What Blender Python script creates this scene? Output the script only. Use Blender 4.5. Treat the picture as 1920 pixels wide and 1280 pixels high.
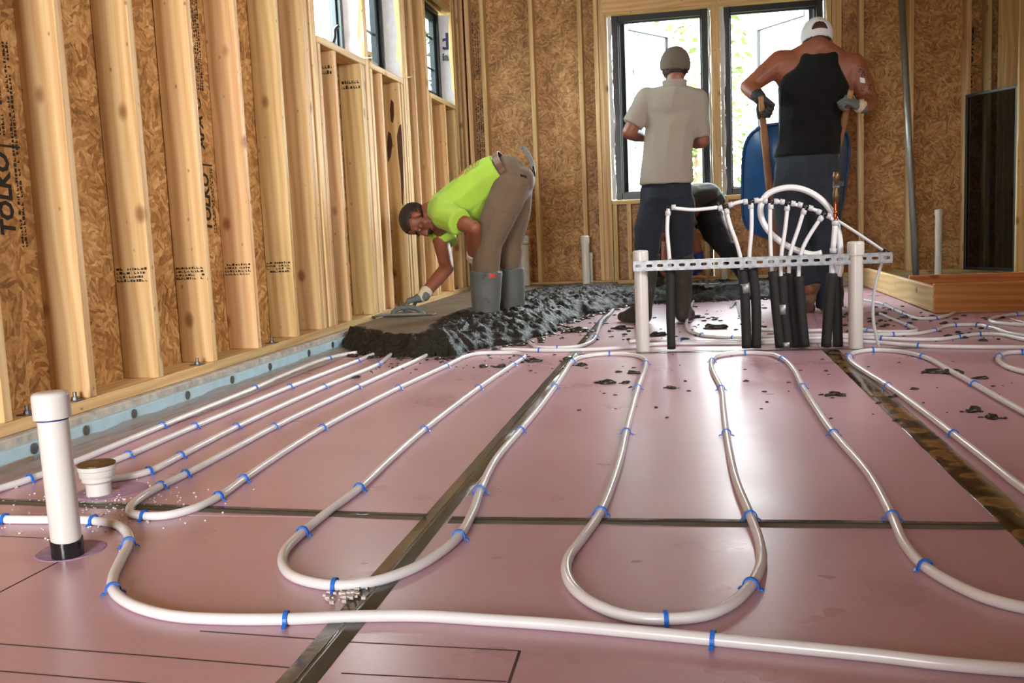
import bpy, bmesh, math, random
import numpy as np
from mathutils import Vector, Matrix, noise
from mathutils.bvhtree import BVHTree

random.seed(7)
rng = np.random.default_rng(7)
SC = bpy.context.scene
COL = SC.collection
for o in list(bpy.data.objects):
    bpy.data.objects.remove(o)

# ------------------------------------------------------------------ camera, sky, lights, exposure
F_PX = 1789.7
PITCH, YAW, ROLL = math.radians(6.686), math.radians(10.543), math.radians(-2.435)
CAM = Vector((0, 0, 0.60))
FW = Vector((-math.sin(YAW) * math.cos(PITCH), math.cos(YAW) * math.cos(PITCH), -math.sin(PITCH)))
R0 = Vector((math.cos(YAW), math.sin(YAW), 0))
U0 = R0.cross(FW)
RT = R0 * math.cos(ROLL) + U0 * math.sin(ROLL)
UP = -R0 * math.sin(ROLL) + U0 * math.cos(ROLL)
cam_data = bpy.data.cameras.new('camera')
cam_data.sensor_width = 36.0
cam_data.lens = F_PX / 1920 * 36.0
cam_data.clip_start = 0.05
cam_data.clip_end = 200
cam = bpy.data.objects.new('camera', cam_data)
COL.objects.link(cam)
mw = Matrix.Identity(4)
for i in range(3):
    mw[i][0], mw[i][1], mw[i][2], mw[i][3] = RT[i], UP[i], -FW[i], CAM[i]
cam.matrix_world = mw
SC.camera = cam

SKY = 44.0
world = bpy.data.worlds.new('sky')
SC.world = world
world.use_nodes = True
wn = world.node_tree
wn.nodes.clear()
w_out = wn.nodes.new('ShaderNodeOutputWorld')
w_bg = wn.nodes.new('ShaderNodeBackground')
w_bg.inputs['Color'].default_value = (0.93, 0.98, 1.0, 1)
w_bg.inputs['Strength'].default_value = SKY
wn.links.new(w_bg.outputs[0], w_out.inputs[0])


def area_light(name, loc, target, sx, sy, power, color=(1, 1, 1), spread=180):
    d = bpy.data.lights.new(name, 'AREA')
    d.shape = 'RECTANGLE'
    d.size, d.size_y = sx, sy
    d.energy = power
    d.color = color
    d.spread = math.radians(spread)
    o = bpy.data.objects.new(name, d)
    COL.objects.link(o)
    o.location = loc
    o.rotation_euler = (Vector(target) - Vector(loc)).to_track_quat('-Z', 'Y').to_euler()
    return o


# added area fill behind the camera, brightening the left wall; no real lamp
area_light('rear_fill_light', (-0.9, -2.7, 1.05), (-3.5, 5.0, 0.95), 1.3, 1.3, 100, (1.0, 0.98, 0.96), 84)
# added fill from the right for the stud edges; that wall has no opening
area_light('side_fill_light', (2.40, 2.6, 2.1), (-1.9, 5.2, 0.9), 1.6, 1.0, 55, (1.0, 0.98, 0.94), 95)
fl = bpy.data.lights.new('camera_flash', 'SPOT')
fl.energy = 26
fl.spot_size = math.radians(75)
fl.spot_blend = 0.6
fl.shadow_soft_size = 0.03
flo = bpy.data.objects.new('camera_flash', fl)
COL.objects.link(flo)
flo.location = CAM + Vector((-0.03, -0.02, 0.13))
flo.rotation_euler = (Vector((0.0, 7.0, 1.1)) - flo.location).to_track_quat('-Z', 'Y').to_euler()

vs = SC.view_settings
vs.view_transform = 'Standard'
vs.look = 'None'
vs.exposure = 0.0
vs.gamma = 1.0
vs.use_curve_mapping = False
SC.display_settings.display_device = 'sRGB'
try:
    SC.cycles.use_denoising = True
    SC.cycles.max_bounces = 8
    SC.cycles.diffuse_bounces = 4
    SC.cycles.sample_clamp_indirect = 6.0
    SC.cycles.caustics_reflective = False
    SC.cycles.caustics_refractive = False
except Exception:
    pass


# ------------------------------------------------------------------ measuring: photograph pixel -> point on a plane of the room
def ray(x, y):
    return FW + RT * ((x - 960) / F_PX) - UP * ((y - 640) / F_PX)


def Zp(x, y, z=0.0):
    d = ray(x, y)
    return CAM + d * ((z - CAM.z) / d.z)


def Yp(x, y, Y):
    d = ray(x, y)
    return CAM + d * (Y / d.y)


def Xp(x, y, X):
    d = ray(x, y)
    return CAM + d * (X / d.x)


# ------------------------------------------------------------------ object helpers
def tag(o, label=None, cat=None, group=None, kind=None):
    if label: o['label'] = label
    if cat: o['category'] = cat
    if group: o['group'] = group
    if kind: o['kind'] = kind
    return o


def empty(name, loc=(0, 0, 0), label=None, cat=None, group=None, kind=None, parent=None):
    o = bpy.data.objects.new(name, None)
    o.empty_display_size = 0.1
    COL.objects.link(o)
    o.location = loc
    if parent: o.parent = parent
    return tag(o, label, cat, group, kind)


def link(name, me, parent=None, loc=None, mat=None, rot=None):
    o = bpy.data.objects.new(name, me)
    COL.objects.link(o)
    if parent: o.parent = parent
    if loc is not None: o.location = loc
    if rot is not None: o.rotation_euler = rot
    if mat is not None:
        if len(me.materials) == 0: me.materials.append(mat)
    return o


def mesh(name, verts, faces, mat=None, smooth=False):
    me = bpy.data.meshes.new(name)
    me.from_pydata([tuple(v) for v in verts], [], [tuple(f) for f in faces])
    me.update()
    if mat: me.materials.append(mat)
    if smooth: me.polygons.foreach_set('use_smooth', [True] * len(me.polygons))
    return me


class MB:
    """collects simple shapes into one mesh"""
    def __init__(s):
        s.v, s.f = [], []

    def add(s, v, f):
        n = len(s.v)
        s.v += [Vector(p) for p in v]
        s.f += [tuple(i + n for i in q) for q in f]
        return s

    def box(s, lo, hi, ch=0.0):
        (x0, y0, z0), (x1, y1, z1) = lo, hi
        if ch <= 0:
            v = [(x0, y0, z0), (x1, y0, z0), (x1, y1, z0), (x0, y1, z0), (x0, y0, z1), (x1, y0, z1), (x1, y1, z1), (x0, y1, z1)]
            return s.add(v, [(0, 3, 2, 1), (4, 5, 6, 7), (0, 1, 5, 4), (1, 2, 6, 5), (2, 3, 7, 6), (3, 0, 4, 7)])
        bm = bmesh.new()
        bmesh.ops.create_cube(bm, size=1)
        for q in bm.verts:
            q.co = Vector(((x0 + x1) / 2 + q.co.x * (x1 - x0), (y0 + y1) / 2 + q.co.y * (y1 - y0), (z0 + z1) / 2 + q.co.z * (z1 - z0)))
        bmesh.ops.bevel(bm, geom=bm.edges[:], offset=ch, segments=1, affect='EDGES')
        bm.verts.index_update()
        s.add([q.co.copy() for q in bm.verts], [[q.index for q in f.verts] for f in bm.faces])
        bm.free()
        return s

    def bar(s, p0, p1, w, d, upv=(0, 0, 1)):
        p0, p1 = Vector(p0), Vector(p1)
        t = (p1 - p0).normalized()
        a = t.cross(Vector(upv))
        if a.length < 1e-4: a = t.cross(Vector((1, 0, 0)))
        a.normalize()
        b = a.cross(t).normalized()
        v = []
        for p in (p0, p1):
            for sx, sy in ((-1, -1), (1, -1), (1, 1), (-1, 1)):
                v.append(p + a * (sx * w / 2) + b * (sy * d / 2))
        return s.add(v, [(3, 2, 1, 0), (4, 5, 6, 7), (0, 1, 5, 4), (1, 2, 6, 5), (2, 3, 7, 6), (3, 0, 4, 7)])

    def sweep(s, pts, rad, n=10, cap=True, sx=1.0):
        pts = [Vector(p) for p in pts]
        m = len(pts)
        rad = [rad] * m if not hasattr(rad, '__len__') else rad
        tans = []
        for i in range(m):
            t = pts[min(i + 1, m - 1)] - pts[max(i - 1, 0)]
            tans.append(t.normalized() if t.length > 1e-9 else Vector((0, 0, 1)))
        ref = Vector((0, 0, 1)) if abs(tans[0].z) < 0.9 else Vector((1, 0, 0))
        a = tans[0].cross(ref).normalized()
        v, f = [], []
        for i in range(m):
            a = (a - tans[i] * a.dot(tans[i])).normalized()
            b = tans[i].cross(a)
            for k in range(n):
                an = 2 * math.pi * k / n
                v.append(pts[i] + (a * math.cos(an) * sx + b * math.sin(an)) * rad[i])
        for i in range(m - 1):
            for k in range(n):
                k2 = (k + 1) % n
                f.append((i * n + k, i * n + k2, (i + 1) * n + k2, (i + 1) * n + k))
        if cap:
            f.append(tuple(range(n - 1, -1, -1)))
            f.append(tuple((m - 1) * n + k for k in range(n)))
        return s.add(v, f)

    def lathe(s, prof, center=(0, 0, 0), n=24):
        """prof: list of (r, z)"""
        c = Vector(center)
        v, f = [], []
        for r, z in prof:
            for k in range(n):
                an = 2 * math.pi * k / n
                v.append(c + Vector((r * math.cos(an), r * math.sin(an), z)))
        for i in range(len(prof) - 1):
            for k in range(n):
                k2 = (k + 1) % n
                f.append((i * n + k, i * n + k2, (i + 1) * n + k2, (i + 1) * n + k))
        f.append(tuple(range(n - 1, -1, -1)))
        f.append(tuple((len(prof) - 1) * n + k for k in range(n)))
        return s.add(v, f)

    def ell(s, c, r, seg=14, rings=8, M=None):
        v, f = [], []
        c = Vector(c)
        for i in range(rings + 1):
            th = math.pi * i / rings
            for k in range(seg):
                ph = 2 * math.pi * k / seg
                q = Vector((r[0] * math.sin(th) * math.cos(ph), r[1] * math.sin(th) * math.sin(ph), r[2] * math.cos(th)))
                if M: q = M @ q
                v.append(c + q)
        for i in range(rings):
            for k in range(seg):
                k2 = (k + 1) % seg
                f.append((i * seg + k, (i + 1) * seg + k, (i + 1) * seg + k2, i * seg + k2))
        return s.add(v, f)

    def build(s, name, mat, parent=None, smooth=False, loc=None, origin=None, auto=False):
        v = s.v
        if origin is not None:
            oo = Vector(origin)
            v = [p - oo for p in v]
            if loc is None: loc = origin
        me = mesh(name, v, s.f, mat, smooth)
        if auto: autosmooth(me)
        return link(name, me, parent, loc)


def autosmooth(me, deg=40):
    me.polygons.foreach_set('use_smooth', [True] * len(me.polygons))
    try:
        me.set_sharp_from_angle(angle=math.radians(deg))
    except Exception:
        pass


def spline(pts, step=0.02):
    """centripetal-like Catmull-Rom through pts, resampled about every step metres"""
    P = [Vector(p) for p in pts]
    P = [P[0] * 2 - P[1]] + P + [P[-1] * 2 - P[-2]]
    out = []
    for i in range(1, len(P) - 2):
        p0, p1, p2, p3 = P[i - 1], P[i], P[i + 1], P[i + 2]
        L = (p2 - p1).length
        t0, t1 = 0, max((p1 - p0).length, 1e-4) ** 0.5
        t2 = t1 + max(L, 1e-4) ** 0.5
        t3 = t2 + max((p3 - p2).length, 1e-4) ** 0.5
        n = max(2, int(L / step))
        for k in range(n):
            t = t1 + (t2 - t1) * k / n
            A1 = p0 * ((t1 - t) / (t1 - t0)) + p1 * ((t - t0) / (t1 - t0))
            A2 = p1 * ((t2 - t) / (t2 - t1)) + p2 * ((t - t1) / (t2 - t1))
            A3 = p2 * ((t3 - t) / (t3 - t2)) + p3 * ((t - t2) / (t3 - t2))
            B1 = A1 * ((t2 - t) / (t2 - t0)) + A2 * ((t - t0) / (t2 - t0))
            B2 = A2 * ((t3 - t) / (t3 - t1)) + A3 * ((t - t1) / (t3 - t1))
            out.append(B1 * ((t2 - t) / (t2 - t1)) + B2 * ((t - t1) / (t2 - t1)))
    out.append(P[-2])
    return out


# ------------------------------------------------------------------ materials
def lin(c):
    return tuple(((x / 255) / 12.92 if x / 255 <= 0.04045 else ((x / 255 + 0.055) / 1.055) ** 2.4) for x in c) + (1.0,)


class Nt:
    def __init__(s, name):
        s.m = bpy.data.materials.new(name)
        s.m.use_nodes = True
        s.t = s.m.node_tree
        s.b = s.t.nodes['Principled BSDF']
        s.out = s.t.nodes['Material Output']

    def n(s, typ, props=None, **ins):
        q = s.t.nodes.new('ShaderNode' + typ)
        for k, v in (props or {}).items(): setattr(q, k, v)
        for k, v in ins.items():
            key = int(k[1:]) if k[0] == '_' and k[1:].isdigit() else k.replace('_', ' ')
            s.set(q.inputs[key], v)
        return q

    def set(s, sock, v):
        if isinstance(v, bpy.types.NodeSocket): s.t.links.new(v, sock)
        elif isinstance(v, bpy.types.Node): s.t.links.new(v.outputs[0], sock)
        else: sock.default_value = v

    def p(s, **ins):
        for k, v in ins.items(): s.set(s.b.inputs[k.replace('_', ' ')], v)
        return s

    def coord(s, scale=(1, 1, 1), kind='Object', rot=(0, 0, 0), rand=False, src=None):
        v = src if src is not None else s.n('TexCoord').outputs[kind]
        if rand:
            r = s.n('ObjectInfo').outputs['Random']
            off = s.n('VectorMath', {'operation': 'SCALE'}, _0=(37.1, 61.7, 23.3), Scale=r)
            v = s.n('VectorMath', {'operation': 'ADD'}, _0=v, _1=off.outputs[0]).outputs[0]
        return s.n('Mapping', None, Vector=v, Scale=scale, Rotation=rot).outputs[0]

    def ramp(s, fac, stops):
        q = s.n('ValToRGB', None, Fac=fac)
        el = q.color_ramp.elements
        while len(el) < len(stops): el.new(0.5)
        for e, (p, c) in zip(el, stops):
            e.position = p
            e.color = c if len(c) == 4 else tuple(c) + (1,)
        return q.outputs[0]

    def mix(s, fac, a, b, blend='MIX'):
        q = s.n('MixRGB', {'blend_type': blend})
        s.set(q.inputs[0], fac); s.set(q.inputs[1], a); s.set(q.inputs[2], b)
        return q.outputs[0]

    def math(s, op, a, b=0.0):
        return s.n('Math', {'operation': op}, _0=a, _1=b).outputs[0]

    def bump(s, h, strength=0.3, dist=0.01):
        q = s.n('Bump', None, Height=h, Strength=strength, Distance=dist)
        s.set(s.b.inputs['Normal'], q.outputs[0])
        return q


G = lambda v: (v, v, v, 1)


def simple(name, rgb, rough=0.5, metal=0.0, spec=0.5, vary=0.12, scale=20, bump=0.0, coat=0.0, sss=0.0, rand=0.0):
    k = Nt(name)
    nz = k.n('TexNoise', None, Vector=k.coord(), Scale=scale, Detail=4.0)
    c = lin(rgb)
    lo = tuple(x * (1 - vary) for x in c[:3]) + (1,)
    hi = tuple(min(1, x * (1 + vary)) for x in c[:3]) + (1,)
    col = k.ramp(nz.outputs[0], [(0.3, lo), (0.7, hi)])
    if rand:
        rv = k.n('MapRange', None, Value=k.n('ObjectInfo').outputs['Random'])
        rv.inputs[3].default_value = 1 - rand; rv.inputs[4].default_value = 1 + rand
        col = k.n('HueSaturation', None, Value=rv.outputs[0], Color=col).outputs[0]
    k.p(Base_Color=col, Roughness=rough, Metallic=metal)
    k.b.inputs['Specular IOR Level'].default_value = spec
    if coat: k.b.inputs['Coat Weight'].default_value = coat
    if sss:
        k.b.inputs['Subsurface Weight'].default_value = sss
        k.b.inputs['Subsurface Radius'].default_value = (0.01, 0.008, 0.006)
    if bump: k.bump(nz.outputs[0], bump, 0.004)
    return k.m


def wood(name, light, dark, knots=True, sat=1.0):
    """softwood lumber, grain along the object's local Z"""
    k = Nt(name)
    base = k.n('TexCoord').outputs['Object']
    r = k.n('ObjectInfo').outputs['Random']
    off = k.n('VectorMath', {'operation': 'SCALE'}, _0=(37.1, 61.7, 23.3), Scale=r).outputs[0]
    v = k.n('VectorMath', {'operation': 'ADD'}, _0=base, _1=off).outputs[0]
    warp = k.n('TexNoise', None, Vector=k.n('Mapping', None, Vector=v, Scale=(3.0, 3.0, 1.1)).outputs[0], Scale=1.6, Detail=1.0)
    vv = k.n('VectorMath', {'operation': 'MULTIPLY_ADD'}, _0=warp.outputs['Color'], _1=(0.035, 0.035, 0.0), _2=v).outputs[0]
    rings = k.n('TexWave', {'wave_type': 'BANDS', 'bands_direction': 'DIAGONAL'}, Vector=k.n('Mapping', None, Vector=vv, Scale=(1, 1, 0.035)).outputs[0],
                Scale=14.0, Distortion=2.4, Detail=2.0)
    rings.inputs['Detail Scale'].default_value = 1.2
    fine = k.n('TexNoise', None, Vector=k.n('Mapping', None, Vector=v, Scale=(1, 1, 0.02)).outputs[0], Scale=130.0, Detail=2.0)
    broad = k.n('TexNoise', None, Vector=k.n('Mapping', None, Vector=v, Scale=(1, 1, 0.25)).outputs[0], Scale=6.0, Detail=2.0)
    g = k.math('ADD', k.math('MULTIPLY', rings.outputs['Fac'], 0.30), k.math('ADD', k.math('MULTIPLY', fine.outputs[0], 0.46), k.math('MULTIPLY', broad.outputs[0], 0.34)))
    col = k.ramp(g, [(0.30, lin(light)), (0.62, lin(tuple((a * 0.55 + b * 0.45) for a, b in zip(light, dark)))), (0.92, lin(dark))])
    if knots:
        vo = k.n('TexVoronoi', None, Vector=k.n('Mapping', None, Vector=vv, Scale=(6.0, 6.0, 3.6)).outputs[0], Scale=1.0)
        vo.inputs['Randomness'].default_value = 1.0
        big = k.n('MapRange', {'interpolation_type': 'SMOOTHSTEP'}, Value=vo.outputs['Distance'])
        big.inputs[1].default_value = 0.05; big.inputs[2].default_value = 0.17; big.inputs[3].default_value = 1; big.inputs[4].default_value = 0
        vo2 = k.n('TexVoronoi', None, Vector=k.n('Mapping', None, Vector=v, Scale=(17.0, 17.0, 11.0)).outputs[0], Scale=1.0)
        sm = k.n('MapRange', {'interpolation_type': 'SMOOTHSTEP'}, Value=vo2.outputs['Distance'])
        sm.inputs[1].default_value = 0.05; sm.inputs[2].default_value = 0.12; sm.inputs[3].default_value = 1; sm.inputs[4].default_value = 0
        col = k.mix(k.math('MULTIPLY', big.outputs[0], 0.75), col, lin((122, 66, 30)))
        col = k.mix(k.math('MULTIPLY', sm.outputs[0], 0.6), col, lin((110, 62, 32)))
    rv = k.n('MapRange', None, Value=r)
    rv.inputs[3].default_value = 0.84; rv.inputs[4].default_value = 1.10
    r2 = k.n('Math', {'operation': 'FRACT'}, _0=k.math('MULTIPLY', r, 17.3)).outputs[0]
    hv = k.n('MapRange', None, Value=r2)
    hv.inputs[3].default_value = 0.490; hv.inputs[4].default_value = 0.512
    hs = k.n('HueSaturation', None, Value=rv.outputs[0], Hue=hv.outputs[0], Color=col, Saturation=sat)
    k.p(Base_Color=hs.outputs[0], Roughness=0.62)
    k.b.inputs['Specular IOR Level'].default_value = 0.3
    k.bump(fine.outputs[0], 0.18, 0.002)
    return k.m


def osb(name, plane='YZ', tint=1.0):
    k = Nt(name)
    base = k.coord(rand=True)
    sep = k.n('SeparateXYZ', None, Vector=base)
    a = sep.outputs[1] if plane == 'YZ' else sep.outputs[0]
    b = sep.outputs[2]
    uv = k.n('CombineXYZ', None, X=a, Y=b, Z=0.0).outputs[0]
    wob = k.n('TexNoise', None, Vector=uv, Scale=9.0, Detail=2.0)
    uvw = k.n('VectorMath', {'operation': 'MULTIPLY_ADD'}, _0=wob.outputs['Color'], _1=(0.03, 0.03, 0), _2=uv).outputs[0]
    layers = []
    for ang, sx, sy in ((0.25, 80, 19), (1.15, 70, 17), (-0.65, 86, 22), (1.9, 92, 27)):
        mp = k.n('Mapping', None, Vector=k.n('VectorRotate', {'rotation_type': 'Z_AXIS'}, Vector=uvw, Angle=ang).outputs[0], Scale=(sx, sy, 1)).outputs[0]
        vo = k.n('TexVoronoi', {'voronoi_dimensions': '2D'}, Vector=mp, Scale=1.0)
        layers.append((vo, mp))
    sel = k.n('TexVoronoi', {'voronoi_dimensions': '2D'}, Vector=uvw, Scale=20.0)
    sr = k.n('SeparateColor', None, Color=sel.outputs['Color'])
    def val(i): return k.n('SeparateColor', None, Color=layers[i][0].outputs['Color']).outputs[0]
    m1 = k.mix(k.math('GREATER_THAN', sr.outputs[0], 0.5), val(0), val(1))
    m2 = k.mix(k.math('GREATER_THAN', sr.outputs[1], 0.5), val(2), val(3))
    m = k.mix(k.math('GREATER_THAN', sr.outputs[2], 0.55), m1, m2)
    bw = k.n('RGBToBW', None, Color=m).outputs[0]
    big = k.n('TexNoise', None, Vector=uv, Scale=5.0, Detail=4.0)
    fine = k.n('TexNoise', None, Vector=uv, Scale=70.0, Detail=4.0)
    g = k.math('ADD', k.math('MULTIPLY', bw, 0.30), k.math('ADD', k.math('MULTIPLY', big.outputs[0], 0.46), k.math('MULTIPLY', fine.outputs[0], 0.36)))
    t = tint
    C = lambda q: lin(tuple(min(255, x * t) for x in q))
    col = k.ramp(g, [(0.25, C((92, 60, 30))), (0.45, C((140, 99, 55))), (0.6, C((172, 129, 78))), (0.72, C((190, 150, 98))), (0.9, C((222, 190, 142)))])
    k.p(Base_Color=col, Roughness=0.55)
    k.bump(g, 0.35, 0.004)
    return k.m


WOOD = wood('stud_wood', (224, 194, 144), (190, 144, 92))
WOOD_PALE = wood('pale_plate_wood', (216, 186, 136), (184, 146, 94))
WOOD_BOX = wood('form_board_wood', (190, 132, 76), (150, 92, 46))
OSB_L = osb('osb_left', 'YZ', 1.08)
OSB_B = osb('osb_back', 'XZ', 1.08)
PVC = simple('white_pvc', (206, 204, 200), 0.28, vary=0.03, spec=0.5)
PVC_GREY = simple('dusty_white_pvc', (205, 200, 188), 0.4, vary=0.06)
PEX = simple('milky_pex', (226, 227, 230), 0.24, vary=0.03, spec=0.5, sss=0.25)
PEXR = simple('grey_pex_ring', (196, 200, 204), 0.3, vary=0.05)
BLUE = simple('blue_plastic', (22, 108, 214), 0.35, vary=0.08)
BLACKP = simple('black_plastic', (16, 16, 17), 0.4, vary=0.2)
BLACKTAPE = simple('black_shiny_tape', (24, 24, 26), 0.12, vary=0.2, bump=0.15, scale=30)
FOAMINS = simple('black_pipe_insulation', (26, 26, 27), 0.75, vary=0.25, scale=40, bump=0.3)
GALV = simple('galvanised_steel', (156, 160, 164), 0.5, metal=0.8, vary=0.18, scale=45, bump=0.1)
COPPER = simple('copper', (176, 96, 56), 0.28, metal=1.0, vary=0.15)
BRASS = simple('brass_grate', (112, 88, 58), 0.38, metal=0.7, vary=0.25, scale=60)
STEEL = simple('dull_steel', (112, 112, 110), 0.42, metal=0.8, vary=0.15)
FRAME = simple('black_window_frame', (18, 19, 22), 0.4, vary=0.15)
FRAME_G = simple('grey_sash_frame', (44, 47, 50), 0.45, vary=0.08)
WRAP = simple('white_house_wrap', (222, 222, 226), 0.6, vary=0.06, scale=30, bump=0.4)
CONC_OLD = simple('old_concrete', (176, 170, 160), 0.9, vary=0.28, scale=26, bump=0.7)
EDGEFOAM = simple('pale_blue_edge_foam', (172, 204, 216), 0.55, vary=0.08, scale=18, bump=0.1)
MUD = simple('wet_mud', (40, 36, 31), 0.35, vary=0.4, scale=40, bump=0.6)
CRUMB = simple('white_crumbs', (220, 214, 210), 0.7)
INK = simple('black_ink', (34, 30, 26), 0.8, vary=0.3, scale=90)
INKNAVY = simple('navy_ink', (34, 38, 92), 0.6)
PENCIL = simple('dark_line_ink', (58, 36, 42), 0.7, vary=0.4, scale=60)
PURPLE = simple('cut_foam', (162, 132, 160), 0.8, vary=0.16, scale=60, bump=0.6)
SKIN = simple('tanned_skin', (120, 72, 50), 0.5, vary=0.1, scale=25, sss=0.08, bump=0.05)
SKIN2 = simple('ruddy_skin', (132, 76, 53), 0.5, vary=0.12, scale=25, sss=0.08, bump=0.05)
HAIR = simple('dark_hair', (30, 22, 18), 0.6, vary=0.4, scale=120, bump=0.5)
GLOVE = simple('grey_work_glove', (92, 98, 96), 0.75, vary=0.2, bump=0.3, scale=60)
GLOVE_CUFF = simple('cream_glove_cuff', (196, 184, 160), 0.8, vary=0.12, bump=0.2, scale=50)
GLOVE_DK = simple('dark_work_glove', (44, 46, 46), 0.75, vary=0.2, bump=0.3, scale=60)
GLOVE_BL = simple('blue_work_glove', (38, 56, 120), 0.7, vary=0.2, bump=0.3, scale=60)
LEATHER = simple('brown_leather', (92, 54, 34), 0.5, vary=0.2, scale=40)


def cloth(name, rgb, vary=0.12, rough=0.85, weave=260, fold=0.5, stain=None):
    k = Nt(name)
    co = k.coord()
    big = k.n('TexNoise', None, Vector=co, Scale=7.0, Detail=4.0)
    fine = k.n('TexNoise', None, Vector=co, Scale=weave, Detail=2.0)
    c = lin(rgb)
    g = k.math('ADD', k.math('MULTIPLY', big.outputs[0], 0.6), k.math('MULTIPLY', fine.outputs[0], 0.4))
    col = k.ramp(g, [(0.3, tuple(x * (1 - vary) for x in c[:3]) + (1,)), (0.7, tuple(min(1, x * (1 + vary)) for x in c[:3]) + (1,))])
    if stain:
        st = k.n('TexNoise', None, Vector=co, Scale=9.0, Detail=6.0, Roughness=0.7)
        col = k.mix(k.ramp(st.outputs[0], [(0.55, G(0)), (0.68, G(1))]), col, lin(stain))
    k.p(Base_Color=col, Roughness=rough)
    k.b.inputs['Specular IOR Level'].default_value = 0.2
    k.b.inputs['Sheen Weight'].default_value = 0.08
    k.bump(g, fold, 0.006)
    return k.m


LIME = cloth('lime_cotton', (160, 196, 70), 0.06)
KHAKI = cloth('brown_canvas', (106, 88, 70), 0.12, stain=(96, 80, 64))
BOOTRUB = cloth('grey_muddy_rubber', (92, 94, 92), 0.25, rough=0.6, stain=(58, 58, 54))
POLO = cloth('oatmeal_cotton', (138, 130, 118), 0.08)
DENIM = cloth('dark_denim', (30, 35, 44), 0.25)
DENIM2 = cloth('blue_denim', (48, 55, 64), 0.3)
SEAM = cloth('denim_stitching', (42, 49, 60), 0.3)
BLACKC = cloth('black_cotton', (15, 15, 16), 0.2)
CAPBR = cloth('brown_grey_twill', (92, 80, 70), 0.15)
CAPWH = cloth('white_twill', (206, 204, 206), 0.06)
DKGREY = cloth('charcoal_cotton', (62, 60, 58), 0.2)
DKPANT = cloth('near_black_twill', (34, 34, 36), 0.2)
DKBOOT = cloth('dark_rubber', (54, 52, 46), 0.25, rough=0.5, stain=(78, 72, 62))
TANBOOT = cloth('tan_work_leather', (120, 98, 76), 0.2, rough=0.6, stain=(84, 72, 58))
BARROW = simple('blue_barrow_paint', (22, 66, 110), 0.35, vary=0.2, scale=14, bump=0.1)
BARWOOD = simple('barrow_handle_wood', (150, 110, 74), 0.6, vary=0.2, scale=12)
TYRE = simple('black_rubber', (22, 22, 22), 0.7)


def pink_foam():
    k = Nt('pink_foam')
    co = k.coord(kind='Object', rand=True)
    n1 = k.n('TexNoise', None, Vector=co, Scale=2.2, Detail=5.0)
    n2 = k.n('TexNoise', None, Vector=k.n('Mapping', None, Vector=co, Scale=(2.0, 3.0, 1)).outputs[0], Scale=2.0, Detail=3.0)
    n3 = k.n('TexNoise', None, Vector=co, Scale=160.0, Detail=2.0)
    g = k.math('ADD', k.math('MULTIPLY', n1.outputs[0], 0.5), k.math('ADD', k.math('MULTIPLY', n2.outputs[0], 0.3), k.math('MULTIPLY', n3.outputs[0], 0.25)))
    col = k.ramp(g, [(0.3, lin((182, 140, 156))), (0.7, lin((202, 165, 178)))])
    dirt = k.n('TexNoise', None, Vector=k.n('Mapping', None, Vector=co, Scale=(3.4, 1.1, 1)).outputs[0], Scale=2.6, Detail=8.0, Roughness=0.75)
    col = k.mix(k.ramp(dirt.outputs[0], [(0.66, G(0)), (0.80, G(0.3))]), col, lin((134, 98, 86)))
    spk = k.n('TexVoronoi', None, Vector=co, Scale=46.0)
    col = k.mix(k.ramp(spk.outputs['Distance'], [(0.018, G(0.35)), (0.03, G(0))]), col, lin((216, 190, 188)))
    rr = k.ramp(n2.outputs[0], [(0.3, G(0.27)), (0.7, G(0.35))])
    k.p(Base_Color=col, Roughness=rr)
    k.b.inputs['Specular IOR Level'].default_value = 1.0
    k.b.inputs['Coat Weight'].default_value = 0.25
    k.b.inputs['Coat Roughness'].default_value = 0.5
    line = k.n('TexNoise', None, Vector=k.n('Mapping', None, Vector=co, Scale=(0.5, 22.0, 1)).outputs[0], Scale=2.0, Detail=3.0)
    dent = k.n('TexNoise', None, Vector=k.n('Mapping', None, Vector=co, Scale=(4, 9, 1)).outputs[0], Scale=1.5, Detail=1.0)
    h = k.math('ADD', k.math('MULTIPLY', line.outputs[0], 0.10), k.math('ADD', k.math('MULTIPLY', n3.outputs[0], 0.06), k.math('MULTIPLY', dent.outputs[0], 0.8)))
    k.bump(h, 0.09, 0.004)
    return k.m


PINK = pink_foam()


def seam_tape(name, rgb, rough):
    k = Nt(name)
    co = k.coord(rand=True)
    n1 = k.n('TexNoise', None, Vector=co, Scale=9.0, Detail=5.0)
    c = lin(rgb)
    col = k.ramp(n1.outputs[0], [(0.3, tuple(x * 0.8 for x in c[:3]) + (1,)), (0.7, tuple(x * 1.25 for x in c[:3]) + (1,))])
    k.p(Base_Color=col, Roughness=rough)
    w = k.n('TexNoise', None, Vector=co, Scale=60.0, Detail=3.0)
    k.bump(w.outputs[0], 0.25, 0.002)
    return k.m


TAPE = seam_tape('grey_seam_tape', (82, 80, 72), 0.2)


def stained_tape():
    """glossy tape over a rusty, marbled print"""
    k = Nt('brown_marbled_tape')
    co = k.coord()
    vo = k.n('TexVoronoi', {'feature': 'F1'}, Vector=k.n('Mapping', None, Vector=co, Scale=(16, 15, 1)).outputs[0], Scale=1.0)
    wv = k.n('TexNoise', None, Vector=co, Scale=26.0, Detail=4.0)
    g = k.math('ADD', k.math('MULTIPLY', vo.outputs['Distance'], 0.9), k.math('MULTIPLY', wv.outputs[0], 0.35))
    col = k.ramp(g, [(0.38, lin((108, 82, 48))), (0.58, lin((136, 104, 62))), (0.70, lin((54, 42, 28))), (0.85, lin((30, 24, 18)))])
    k.p(Base_Color=col, Roughness=0.16)
    k.bump(wv.outputs[0], 0.3, 0.003)
    return k.m


TAPE_BROWN = stained_tape()


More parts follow.
